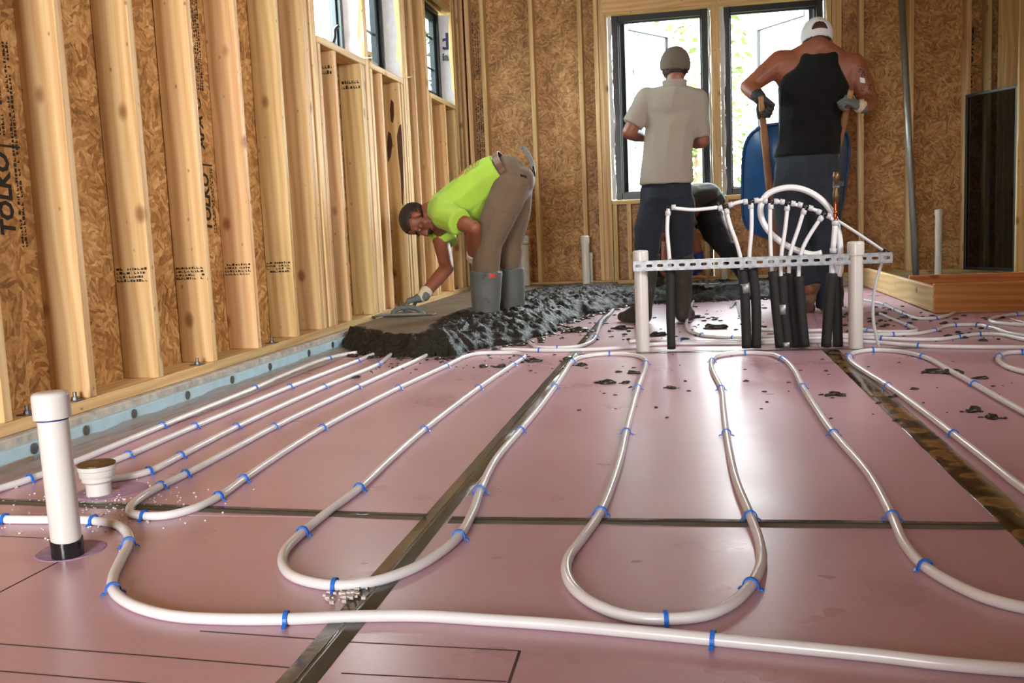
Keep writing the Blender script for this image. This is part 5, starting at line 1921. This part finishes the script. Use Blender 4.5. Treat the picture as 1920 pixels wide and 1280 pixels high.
# pockets and seams on the trousers
patch_on(tr, 'cargo_pocket', Pb(906, 436, 5.4) - o0, Pb(950, 430, 5.4) - Pb(906, 436, 5.4), Pb(912, 470, 5.4) - Pb(908, 432, 5.4), 8, 6, KHAKI, [(0, 0, .9, .12), (0, .12, .05, .9), (.85, .12, .9, .9)])
patch_on(tr, 'pocket_opening', Pb(975, 326, 5.4) - o0, Pb(988, 330, 5.4) - Pb(975, 326, 5.4), Pb(976, 331, 5.4) - Pb(975, 326, 5.4), 6, 3, DKPANT, [(0, 0, 1, 1)])
for nm, kk, hl, top, tdr in (('boot', kN, Vector((-1.165, 5.70, 0)), Pb(911, 508, 5.70), (-1, -.12, 0)), ('boot', kF, Vector((-1.06, 6.04, 0)), Pb(957, 502, 6.03), (-1, .10, 0))):
    s_ = Flesh(o0)
    boot(s_, top, hl, tdr, .085, .30, top_r=.102 if kk is kN else .088)
    s_.cuff(hl + Vector((-.05, 0, .08)), top, .083, .102 if kk is kN else .088)
    b_ = s_.build('boot', BOOTRUB, p1, .008, 4, fold=.002, ffreq=10)
    b_['label'] = 'grey mud-streaked rubber boot'
    sole('boot_sole', b_, hl, tdr, DKPANT, .30).location = -p1.location * 0
    if kk is kN:
        patch_on(b_, 'red_mark', Pb(916, 512, 5.4) - o0, Pb(930, 512, 5.4) - Pb(916, 512, 5.4), Pb(916, 522, 5.4) - Pb(916, 512, 5.4), 6, 6, RED, [(.1, .1, .9, .9)])
for nm, wr, D_, N_, sd, cu, mat in (('glove', wrF, (-.95, -.10, -.24), (-.22, -.05, .97), -1, (38, 50, 45), GLOVE), ('glove', wrN, (.35, .5, -.6), (-.85, -.35, -.1), 1, (25, 30, 20), GLOVE_CUFF)):
    s_ = Flesh(o0)
    add_hand(s_, wr, D_, N_, sd, cu, 25, 1.02, 1.16)
    g_ = s_.build('glove', mat, p1, .004, 3)
    el = elF if nm and wr is wrF else elN
    d_ = (el - wr).normalized()
    s_ = Flesh(o0)
    s_.cuff(wr + d_ * .005, wr + d_ * .062, .036, .042)
    c_ = s_.build('glove_cuff', GLOVE_CUFF, p1, .005, 2, fold=.0015, ffreq=30)
# tool in his back pocket
t = empty('pocket_tool', Pb(997, 306, 5.93), 'bent grey metal tool sticking up out of the bent worker\'s back pocket', 'tool')
q0 = t.location
m = MB()
pts = [Pb(999, 312, 5.93), Pb(996, 300, 5.93), Pb(988, 286, 5.93), Pb(981, 276, 5.93), Pb(976, 274, 5.93)]
for a, b_ in zip(pts[:-1], pts[1:]): m.bar(a - q0, b_ - q0, .026, .006, (0, 1, 0))
m.build('tool_blade', TOOLG, t)
MB().sweep([pts[0] - q0, pts[0] - q0 + Vector((.004, 0, -.06))], .012, 10).build('tool_handle', BLACKP, t, True)
# trowel
t = empty('hand_trowel', (-1.72, 5.62, .106), 'grey steel hand trowel under the gloved hand of the bent worker', 'trowel')
q0 = t.location
t.rotation_euler = (0, 0, 0.03)
MB().box((-.20, -.055, 0), (.20, .055, .004), .0015).build('trowel_blade', STEEL, t)
m = MB()
m.sweep(spline([(-.065, 0, .004), (-.055, 0, .022), (-.03, 0, .038), (0, 0, .044), (.06, 0, .045), (.095, 0, .036), (.115, 0, .020), (.13, 0, .004)], .008), .0155, 10)
m.build('trowel_handle', GLOVE, t, True)
m = MB().bar((-.145, 0, .008), (.14, 0, .008), .03, .008).build('trowel_mount', STEEL, t)

# ------------------------------------------------------------------ worker in the pale polo shirt, seen from behind
Yw = 5.80
o0 = Vector((-0.135, 5.85, 0))
W_ = lambda x, y, Y=Yw: Yp(x, y, Y)
body = Flesh(o0)
hd = W_(1266, 131, 5.78); HM = head_frame((-.12, .95, -.25), (0, .22, .97))
add_head(body, hd, HM, .95)
neck = W_(1264, 163, 5.76)
shL, shR = W_(1213, 184, 5.80), W_(1308, 186, 5.80)
elL, elR = W_(1180, 248, 5.78), W_(1316, 264, 5.84)
wrL, wrR = W_(1207, 258, 6.02), W_(1296, 268, 6.06)
body.hull((neck, .055), (hd + HM @ Vector((0, -.02, -.06)), .053)); body.hull((W_(1262, 180, 5.78), .05), (shL, .05), (shR, .05))
pel = W_(1249, 350, 5.80)
body.hull((shL, .055), (shR, .055), (W_(1256, 260), (.12, .09, .1))); body.hull((W_(1256, 260), (.12, .09, .1)), (pel, (.13, .10, .09)))
body.limb((shL, .052), (elL, .044)); body.limb((elL, .044), (elL * .5 + wrL * .5, .042), (wrL, .028))
body.limb((shR, .052), (elR, .044)); body.limb((elR, .044), (elR * .5 + wrR * .5, .042), (wrR, .028))
add_hand(body, wrL, (.6, .7, -.2), (-.3, .1, 1), -1, (55, 50, 40))
add_hand(body, wrR, (-.6, .7, -.2), (.3, .1, 1), 1, (55, 50, 40))
hL, hR = W_(1226, 385, 5.82), W_(1276, 385, 5.82)
kL, kR = W_(1214, 455, 5.80), W_(1277, 455, 5.84)
aL, aR = Vector((-.255, 5.83, .09)), Vector((-.045, 5.87, .09))
body.limb((hL, .075), (kL, .05), (aL, .04)); body.limb((hR, .075), (kR, .05), (aR, .04))
body.hull((aL, .035), (aL + Vector((-.10, .1, -.05)), .028)); body.hull((aR, .035), (aR + Vector((.02, .14, -.05)), .028))
p2 = body.build('person', SKIN, voxel=.0075, smooth=5, as_root=True)
tag(p2, 'person in a pale polo shirt and dark cap seen from behind at the left window', 'person')
face_bits(p2, hd, HM, .95)
shell_on_head('hair', p2, hd, HM, HAIR, lambda x, y, z: y < 0.01 and z > -0.072 and z < .05 and not (abs(x) > .066 and y > -.01 and z < .03), r=(.076, .094, .098), off=(0, -.002, .026), k=.95, thick=.003, bumps=.02)
cap_ = shell_on_head('cap', p2, hd, HM, CAPBR, lambda x, y, z: z > .004 + .42 * y, r=(.087, .109, .100), off=(0, .002, .036), k=.97, thick=.004)
c0 = hd - o0
MB().ell(c0 + HM @ Vector((0, .0, .132)), (.008, .008, .005), 10, 6).build('cap_button', CAPBR, cap_, True)
def brim(parent, hd_, M, k, mat):
    v, f = [], []
    n = 16
    for i in range(n + 1):
        a = math.radians(20 + 140 * i / n)
        for r_, dz_ in ((.095, .036), (.175, .018), (.175, .014), (.095, .032)):
            v.append(hd_ + M @ (Vector((math.cos(a) * (.080 if r_ < .1 else .070), math.sin(a) * r_ * 1.02, dz_ - .05 * math.cos(a) ** 2 * (r_ > .1) * .4)) * k))
    for i in range(n):
        for q in range(4): f.append((i * 4 + q, (i + 1) * 4 + q, (i + 1) * 4 + (q + 1) % 4, i * 4 + (q + 1) % 4))
    return link('cap_brim', mesh('cap_brim', v, f, mat, True), parent)
brim(cap_, c0, HM, .97, CAPBR)
s_ = Flesh(o0)
s_.hull((W_(1266, 169, 5.765), (.085, .075, .035)), (shL, (.062, .06, .055)), (shR, (.062, .06, .055)), (W_(1258, 205), (.155, .105, .06)))
s_.hull((W_(1220, 192), .06), (W_(1300, 194), .06), (W_(1257, 235), (.148, .112, .08)))
s_.hull((W_(1257, 235), (.148, .112, .08)), (W_(1251, 290, 5.79), (.150, .115, .08)))
w0 = W_(1249, 345, 5.79)
s_._hull([W_(1251, 290, 5.79) + Vector((d.x * .150, d.y * .115, d.z * .08)) for d in DIRS] + [w0 + Vector((math.cos(q * .2) * .158, math.sin(q * .2) * .128, 0)) for q in range(32)])
s_.hull((shL, .064), (W_(1222, 200), .07)); s_.cuff(shL, W_(1186, 234, 5.785), .066, .062)
s_.hull((shR, .064), (W_(1296, 200), .07)); s_.hull((shR, .066), (W_(1298, 222), .058), (W_(1308, 236, 5.81), .056)); s_.cuff(shR, W_(1315, 257, 5.82), .066, .050)
polo = s_.build('shirt', POLO, p2, .008, 4, fold=.0045, ffreq=7, fdir=(1, 1, .35), seed=9)
s_ = Flesh(o0)
s_.cuff(W_(1265, 168, 5.765), W_(1265, 151, 5.765), .068, .074)
s_.build('collar', POLO, p2, .006, 2)
s_ = Flesh(o0)
s_.hull((W_(1249, 345, 5.80), (.15, .115, .045)), (W_(1249, 372, 5.80), (.158, .125, .07)))
s_.limb((hL, (.088, .11, .10)), (W_(1216, 430, 5.80), .085), (kL, .078)); s_.cuff(kL, W_(1213, 495, 5.81), .078, .070)
s_.limb((hR, (.088, .11, .10)), (W_(1276, 430, 5.83), .082), (kR, .072)); s_.cuff(kR, W_(1278, 495, 5.85), .072, .064)
s_.hull((W_(1249, 372, 5.80), (.155, .125, .07)), (hL, (.085, .115, .09)), (hR, (.085, .115, .09)))
jn = s_.build('jeans', DENIM, p2, .008, 4, fold=.007, ffreq=9, fdir=(.7, .7, 1), seed=4)
v_z = [(.0, 0, 1, .12), (0, .9, 1, 1), (0, 0, .05, 1), (.95, 0, 1, 1)]
for x in (1212, 1258):
    patch_on(jn, 'back_pocket', W_(x, 366, 5.4) - o0, W_(x + 30, 366, 5.4) - W_(x, 366, 5.4), W_(x, 398, 5.4) - W_(x, 366, 5.4), 6, 6, SEAM, [(0, 0, 1, .03), (0, 0, .02, .9), (.98, 0, 1, .9), (0, .88, 1, .91)])
for kk, hl, top, tdr, r_ in ((kL, Vector((-.225, 5.79, 0)), W_(1214, 474, 5.81), (-.62, .62, 0), .066), (kR, Vector((-.045, 5.81, 0)), W_(1278, 476, 5.85), (.22, .9, 0), .062)):
    s_ = Flesh(o0)
    boot(s_, top, hl, tdr, r_, .29, top_r=r_ * 1.16)
    b_ = s_.build('boot', DKBOOT, p2, .008, 4, fold=.002, ffreq=10)
    sole('boot_sole', b_, hl, tdr, TANBOOT, .29)

# ------------------------------------------------------------------ worker in the black tank top, holding the barrow handles
Yt = 6.15
o0 = Vector((.76, 6.2, 0))
W_ = lambda x, y, Y=Yt: Yp(x, y, Y)
body = Flesh(o0)
hd = W_(1532, 77, 6.17); HM = head_frame((-.05, .9, -.42), (0, .4, .92))
add_head(body, hd, HM, 1.04)
neck = W_(1534, 92, 6.11)
shL, shR = W_(1462, 118, 6.15), W_(1598, 124, 6.15)
elL, elR = W_(1403, 163, 6.10), W_(1630, 192, 6.10)
wrL, wrR = W_(1425, 184, 5.98), W_(1612, 200, 5.99)
body.hull((neck, .072), (hd + HM @ Vector((0, -.02, -.06)), .070)); body.hull((neck, .075), (W_(1490, 110), .06), (W_(1575, 112), .06))
body.hull((shL, .078), (W_(1500, 120), .085), (W_(1495, 160), .10)); body.hull((shR, .080), (W_(1565, 122), .085), (W_(1568, 165), .10))
body.hull((W_(1495, 150), .105), (W_(1567, 152), .105), (W_(1524, 200), (.185, .12, .10)))
body.hull((W_(1524, 200), (.185, .12, .10)), (W_(1514, 290), (.175, .12, .08)))
body.limb((shL, .078), (shL * .5 + elL * .5, .062), (elL, .050)); body.limb((elL, .050), (elL * .5 + wrL * .5, .050), (wrL, .034))
body.limb((shR, .082), (shR * .5 + elR * .5, .070), (elR, .055)); body.limb((elR, .056), (elR * .5 + wrR * .5, .054), (wrR, .036))
add_hand(body, wrL, (.62, .25, -.62), (-.55, -.2, .6), 1, palm_only=True)
add_hand(body, wrR, (-.6, -.15, .35), (.3, -.5, .75), -1, palm_only=True, k=.9)
pel = W_(1512, 320, 6.15)
hL, hR = W_(1483, 350, 6.16), W_(1541, 350, 6.16)
kL, kR = W_(1492, 455, 6.22), W_(1549, 455, 6.16)
aL, aR = Vector((.735, 6.12, .15)), Vector((.845, 6.20, .09))
body.hull((W_(1514, 290), (.16, .11, .08)), (hL, .09), (hR, .09))
body.limb((hL, .085), (kL, .055), (aL, .045)); body.limb((hR, .085), (kR, .055), (aR, .045))
body.hull((aL, .04), (aL + Vector((0, .12, -.09)), .028)); body.hull((aR, .04), (aR + Vector((0.02, .14, -.05)), .028))
p3 = body.build('person', SKIN2, voxel=.0075, smooth=4, as_root=True)
tag(p3, 'person in a black tank top and white cap seen from behind holding barrow handles', 'person')
face_bits(p3, hd, HM, 1.04)
shell_on_head('hair', p3, hd, HM, HAIR2, lambda x, y, z: y < 0.02 and z > -0.045 and z < .14 and not (abs(x) > .068 and y > -.01 and z < .03), r=(.0785, .0985, .090), off=(0, -.004, .034), k=1.04, thick=.003, bumps=.01)
def keepcap(x, y, z):
    if z < -.004 + .22 * y: return False
    if y < -.03 and abs(x) < .044 and z > .012 and z < .012 + .046 * math.sqrt(max(0, 1 - (x / .044) ** 2)): return False
    return True
cap_ = shell_on_head('cap', p3, hd, HM, CAPWH, keepcap, r=(.088, .110, .098), off=(0, .0, .036), k=1.03, thick=.004, seg=96, rings=64)
brim(cap_, hd - o0, HM, 1.03, CAPWH)
s_ = Flesh(o0)
SLI = [(85, 1503, 1550, .062), (93, 1502, 1563, .080), (103, 1499, 1571, .090), (121, 1491, 1573, .105), (135, 1481, 1577, .118), (147, 1464, 1583, .126), (165, 1459, 1591, .134)]
def tslice(y_, xa, xb, ry):
    ra = .02
    return [(W_(xa + 9, y_, 6.14), (.03, ry * .8, .018)), (W_(xb - 9, y_, 6.14), (.03, ry * .8, .018)), (W_((xa + xb) / 2, y_, 6.14), (.05, ry, .018))]
for a_, b_ in zip(SLI[:-1], SLI[1:]): s_.hull(*tslice(*a_), *tslice(*b_))
s_.hull(*tslice(*SLI[-1]), (W_(1524, 200), (.205, .135, .08)))
s_.hull((W_(1524, 195), (.207, .135, .08)), (W_(1517, 262), (.188, .132, .08)))
w0 = W_(1513, 292, 6.15)
s_._hull([W_(1517, 262) + Vector((d.x * .188, d.y * .132, d.z * .08)) for d in DIRS] + [w0 + Vector((math.cos(q * .2) * .195, math.sin(q * .2) * .140, 0)) for q in range(32)])
tank = s_.build('tank_top', BLACKC, p3, .008, 4, fold=.004, ffreq=7, fdir=(1, 1, .8), seed=14)
s_ = Flesh(o0)
s_.hull((W_(1513, 288), (.180, .125, .05)), (W_(1512, 318), (.195, .14, .07)))
s_.hull((W_(1512, 318), (.192, .14, .07)), (hL, (.11, .13, .10)), (hR, (.11, .13, .10)))
s_.limb((hL, (.11, .125, .10)), (W_(1484, 405, 6.2), .105), (kL, .088)); s_.cuff(kL, W_(1518, 536, 6.15), .086, .080)
s_.limb((hR, (.11, .125, .10)), (W_(1545, 405, 6.16), .105), (kR, .088)); s_.cuff(kR, W_(1556, 575, 6.19), .088, .080)
jn = s_.build('jeans', DENIM2, p3, .0085, 4, fold=.007, ffreq=8, fdir=(.7, .7, 1), seed=21)
for x in (1462, 1518):
    patch_on(jn, 'back_pocket', W_(x, 308, 5.4) - o0, W_(x + 44, 308, 5.4) - W_(x, 308, 5.4), W_(x, 350, 5.4) - W_(x, 308, 5.4), 8, 8, SEAM, [(0, 0, 1, .03), (0, 0, .02, .9), (.98, 0, 1, .9), (0, .88, 1, .91)])
for kk, hl, top, tdr, pt in ((kL, Vector((.735, 6.06, .075)), W_(1520, 528, 6.15), (.05, 1, 0), .45), (kR, Vector((.845, 6.12, 0)), W_(1556, 560, 6.19), (.1, 1, 0), 0.0)):
    s_ = Flesh(o0)
    boot(s_, top, hl, tdr, .062, .29, pitch=pt, top_r=.072)
    b_ = s_.build('boot', TANBOOT, p3, .008, 4, fold=.002, ffreq=10)
    sole('boot_sole', b_, hl, tdr, DKBOOT, .29, pitch=pt)
# tattoos, bandage
def blots(n, seed, size, shift=0.0):
    r_ = random.Random(seed); out = []
    for q in range(n):
        x, y = r_.random(), r_.random()
        x += shift * (y + .4)
        w, h = size * r_.uniform(.25, .8), size * r_.uniform(.10, .5)
        out.append((x, y, x + w, y + h * .6))
    return out
patch_on(p3, 'tattoo', W_(1416, 138, 5.6) - o0, W_(1434, 124, 5.6) - W_(1416, 138, 5.6), W_(1420, 150, 5.6) - W_(1416, 138, 5.6), 8, 8, TATTOO, blots(12, 41, .28))
patch_on(p3, 'tattoo', W_(1604, 118, 5.6) - o0, W_(1624, 122, 5.6) - W_(1604, 118, 5.6), W_(1610, 190, 5.6) - W_(1604, 118, 5.6), 10, 16, TATTOO, blots(46, 42, .22, .3))
patch_on(p3, 'gauze_pad', W_(1612, 145, 5.6) - o0, W_(1622, 147, 5.6) - W_(1612, 145, 5.6), W_(1613, 155, 5.6) - W_(1612, 145, 5.6), 4, 4, WHITEPATCH, [(0, 0, 1, 1)])
# gloves gripping the handles
HLa, HRa = W_(1426, 187, 5.955), W_(1595, 178, 5.955)
AX = Vector((.74, 7.06, .20))
for wr, el, hp, D_, N_, sd, mat in ((wrL, elL, HLa, (.62, .25, -.62), (-.55, -.2, .6), 1, GLOVE_DK), (wrR, elR, HRa, (-.6, -.15, .35), (.3, -.5, .75), -1, GLOVE)):
    s_ = Flesh(o0)
    add_hand(s_, wr, D_, N_, sd, (62, 80, 50), 40, 1.02, 1.16)
    s_.build('glove', mat, p3, .004, 3)
    d_ = (el - wr).normalized()
    s_ = Flesh(o0); s_.cuff(wr + d_ * .004, wr + d_ * .045, .040, .043)
    s_.build('glove_cuff', GLOVE_DK if mat is GLOVE_DK else GLOVE_CUFF, p3, .005, 2)

# wheelbarrow, tipped forward on its wheel
t = empty('wheelbarrow', AX, 'blue wheelbarrow tipped forward with wooden handles held by the tank top worker', 'wheelbarrow')
e1, e2 = HLa + Vector((0, -.015, .015)), HRa + Vector((0, -.015, .015))
e2.z = e1.z
f1, f2 = AX + Vector((-.10, 0, 0)), AX + Vector((.10, 0, 0))
for e_, f_ in ((e1, f1), (e2, f2)):
    d_ = (f_ - e_)
    pts = [e_, e_ + d_ * .08, e_ + d_ * .14, e_ + d_ * .22, f_ + d_ * .08]
    m = MB().sweep([p - AX for p in pts], [.017, .0185, .021, .024, .024], 8)
    m.build('handle', BARWOOD, t, True)
back = ((e1 + e2) * .5 - AX).normalized()
sid = Vector((1, 0, 0)); nrm_ = sid.cross(-back).normalized()
if nrm_.y < 0: nrm_ = -nrm_
# tray: s along the handles from the wheel, height along nrm_
def TP(s, x, h): return back * s + sid * x + nrm_ * h
v, f = [], []
ringsT = [(.30, .92, .035, .17, .05), (.24, 1.02, .10, .25, .09), (.16, 1.10, .20, .31, .10), (.12, 1.14, .27, .335, .10)]
nT = 32
def rr(s0, s1, hw, k):
    a = 2 * math.pi * (k + .5) / nT
    c_, sn = math.cos(a), math.sin(a)
    e_ = 0.45
    return ((s0 + s1) / 2 + (s1 - s0) / 2 * math.copysign(abs(c_) ** e_, c_), hw * math.copysign(abs(sn) ** e_, sn))
for s0, s1, h, hw, _r in ringsT:
    for k in range(nT):
        a_, b_ = rr(s0, s1, hw, k); v.append(TP(a_, b_, h))
for s0, s1, h, hw, _r in reversed(ringsT):
    for k in range(nT):
        a_, b_ = rr(s0 + .006, s1 - .006, hw - .006, k); v.append(TP(a_, b_, h + .004))
nr = len(ringsT) * 2
for i in range(nr - 1):
    for k in range(nT):
        k2 = (k + 1) % nT
        f.append((i * nT + k, i * nT + k2, (i + 1) * nT + k2, (i + 1) * nT + k))
f.append(tuple(range(nT - 1, -1, -1))); f.append(tuple((nr - 1) * nT + k for k in range(nT)))
me = mesh('tray', v, f, BARROW); autosmooth(me, 50)
tray = link('tray', me, t)
pts = [TP(*rr(.115, 1.145, .34, k % nT), .272) for k in range(nT + 1)]
MB().sweep(pts, .011, 8).build('tray_rim', BARROW, tray, True)
m = MB()
for q in range(25):
    pass
wp = []
WR = .19
m = MB().sweep([Vector((0, math.cos(q * math.pi / 12) * (WR - .035), math.sin(q * math.pi / 12) * (WR - .035))) for q in range(25)], .035, 10)
wh = m.build('wheel', TYRE, t, True)
MB().sweep([Vector((-.02, 0, 0)), Vector((.02, 0, 0))], .10, 20).sweep([Vector((-.11, 0, 0)), Vector((.11, 0, 0))], .012, 10).build('wheel_hub', STEEL, wh)
for sx in (-1, 1):
    m = MB().sweep([TP(.55, sx * .2, -.02), TP(.62, sx * .2, -.20), TP(.74, sx * .2, -.20), TP(.82, sx * .2, -.02)], .012, 8)
    m.build('leg', BARROW, t)

# ------------------------------------------------------------------ worker crouching behind, mostly hidden
o0 = Vector((.22, 7.85, .0))
W_ = lambda x, y, Y=7.85: Yp(x, y, Y)
body = Flesh(o0)
hp_, ch_ = W_(1326, 372, 7.95), W_(1272, 392, 7.75)
hd = W_(1254, 432, 7.62); HM = head_frame((-.25, -.55, -.8), (-.7, -.5, .35))
add_head(body, hd, HM, 1.0)
sh1, sh2 = W_(1278, 405, 7.58), W_(1268, 395, 7.95)
el1, wr1 = W_(1303, 448, 7.60), W_(1311, 484, 7.62)
el2, wr2 = W_(1250, 450, 7.8), W_(1246, 490, 7.7)
body.limb((hp_, .12), (ch_, .13)); body.hull((sh1, .06), (sh2, .06), (ch_, .1)); body.hull((ch_, .07), (hd, .055))
body.limb((sh1, .055), (el1, .044), (wr1, .031)); body.limb((sh2, .055), (el2, .044), (wr2, .031))
add_hand(body, wr1, (.05, -.1, -1), (.9, -.2, 0), 1, palm_only=True); add_hand(body, wr2, (-.3, -.4, -.8), (-.4, .6, .3), -1, (40, 40, 30))
k1, k2 = W_(1362, 466, 7.72), W_(1238, 468, 8.0)
a1, a2 = W_(1400, 512, 7.85), W_(1236, 530, 8.1)
a1.z = .13; a2.z = .16
body.limb((hp_, .10), (k1, .055), (a1, .042)); body.limb((hp_, .10), (k2, .055), (a2, .042))
p4 = body.build('person', SKIN2, voxel=.0085, smooth=4, as_root=True)
tag(p4, 'crouching person in dark clothes mostly hidden behind the polo shirt worker', 'person')
face_bits(p4, hd, HM)
shell_on_head('hair', p4, hd, HM, HAIR, lambda x, y, z: (z > 0.055 and y < 0.075) or (y < 0.012 and z > -0.035), r=(.0795, .100, .090), off=(0, -.002, .036), thick=.004)
s_ = Flesh(o0)
s_.hull((W_(1328, 366, 7.93), (.11, .15, .10)), (W_(1300, 372, 7.85), (.14, .17, .115))); s_.hull((W_(1300, 372, 7.85), (.14, .17, .115)), (ch_, (.11, .19, .12)))
s_.cuff(sh1, W_(1293, 428, 7.59), .085, .075); s_.cuff(sh2, W_(1258, 425, 7.88), .085, .075)
s_.hull((sh1, .08), (ch_, .1)); s_.hull((sh2, .08), (ch_, .1))
s_.build('shirt', DKGREY, p4, .009, 4, fold=.005, ffreq=8, seed=31)
s_ = Flesh(o0)
s_.hull((W_(1332, 378, 7.95), (.12, .16, .11)), (W_(1322, 398, 7.9), (.13, .14, .10)))
s_.limb((W_(1326, 398, 7.85), .115), (W_(1340, 436, 7.78), .10), (k1, .075)); s_.cuff(k1, a1 + Vector((0, 0, .02)), .078, .062)
s_.limb((W_(1318, 392, 7.98), .115), (W_(1262, 430, 8.0), .095), (k2, .078)); s_.cuff(k2, a2 + Vector((0, 0, .02)), .076, .06)
s_.build('trousers', DKPANT, p4, .009, 4, fold=.008, ffreq=10, seed=33)
for a_, tdr in ((a1, (-.2, -1, 0)), (a2, (-.5, -.8, 0))):
    s_ = Flesh(o0)
    hl = Vector((a_.x - .05 * tdr[0], a_.y - .05 * tdr[1], .03))
    boot(s_, a_ + Vector((0, 0, .08)), hl, tdr, .058, .28)
    s_.build('boot', DKBOOT, p4, .009, 3)
s_ = Flesh(o0); add_hand(s_, wr1, (.0, -.25, -1), (.9, -.3, 0), 1, (45, 55, 40), 30, 1.02, 1.16); s_.build('glove', GLOVE_BL, p4, .0045, 3)
d_ = (el1 - wr1).normalized(); s_ = Flesh(o0); s_.cuff(wr1 + d_ * .004, wr1 + d_ * .05, .037, .041); s_.build('glove_cuff', GLOVE_BL, p4, .005, 2)
t = empty('hand_trowel', (wr1.x - .02, wr1.y - .06, .112), 'light edged hand trowel held by the crouching person\'s blue glove', 'trowel')
t.rotation_euler = (0, 0, .1)
MB().box((-.17, -.05, 0), (.17, .05, .004), .0015).build('trowel_blade', STEEL, t)
MB().sweep(spline([(-.08, 0, .004), (-.06, 0, .05), (.06, 0, .05), (.08, 0, .004)], .01), .013, 8).build('trowel_handle', BARWOOD, t, True)

# ================================================================== outdoors
g_ = empty('lawn', label='bright grassy ground outside the windows', cat='lawn', kind='structure')
panel('lawn_ground', g_, (-40, 8.9, -0.9), (40, 60, -0.7), GRASSM, 0)
panel('lawn_ground', g_, (-60, -30, -0.9), (-2.4, 8.9, -0.7), GRASSM, 0)
v, f = [], []
for i in range(21):
    for j in range(21):
        x, y = -9 - i * 1.6, -6 + j * 2.2
        v.append((x, y, -0.75 + 6.5 * (1 - math.exp(-i * .16)) + .5 * noise.noise(Vector((x * .2, y * .2, 0)))))
for i in range(20):
    for j in range(20):
        f.append((i * 21 + j, (i + 1) * 21 + j, (i + 1) * 21 + j + 1, i * 21 + j + 1))
o = link('hill', mesh('hill', v, f, GRASSM, True)); tag(o, 'grassy slope seen through the nearest high left window', 'hill', kind='structure')


def tree(loc, h, cr, n, label, seed):
    r_ = random.Random(seed)
    t = empty('tree', loc, label, 'tree', 'trees beyond the back windows')
    MB().sweep([(0, 0, 0), (.05, .02, h * .3), (-.04, .05, h * .6), (.02, 0, h * .9)], [.16, .13, .09, .03], 8).build('trunk', BARK, t, True)
    v, f = [], []
    for k in range(n):
        while True:
            p = Vector((r_.uniform(-1, 1), r_.uniform(-1, 1), r_.uniform(-1, 1)))
            if .35 < p.length < 1: break
        c = Vector((p.x * cr, p.y * cr, h * .58 + p.z * h * .45))
        if noise.noise(c * 1.1 + Vector((seed, 0, 0))) < -0.12: continue
        a = Vector((r_.uniform(-1, 1), r_.uniform(-1, 1), r_.uniform(-.6, .6))).normalized()
        b = a.cross(Vector((r_.uniform(-1, 1), r_.uniform(-1, 1), r_.uniform(-1, 1)))).normalized()
        s = r_.uniform(.05, .12)
        i0 = len(v)
        v += [c - a * s, c + b * s * .5, c + a * s, c - b * s * .5]
        f.append((i0, i0 + 1, i0 + 2, i0 + 3))
    o = link('foliage', mesh('foliage', v, f, LEAF), t); o['kind'] = 'stuff'


for k, (x, y, h, cr, lab) in enumerate(((-1.75, 14.5, 6.2, 1.2, 'leafy tree seen at the left edge of the left back window'), (0.25, 17.0, 6.4, 0.9, 'leafy tree seen in the right half of the left back window'),
                                          (1.0, 22.0, 3.4, 1.0, 'small leafy tree seen low in the right back window'), (-3.4, 17, 7, 1.8, 'leafy tree beyond the back wall left of the windows'))):
    tree((x, y, -.7), h, cr, 1800, lab, k * 5 + 1)
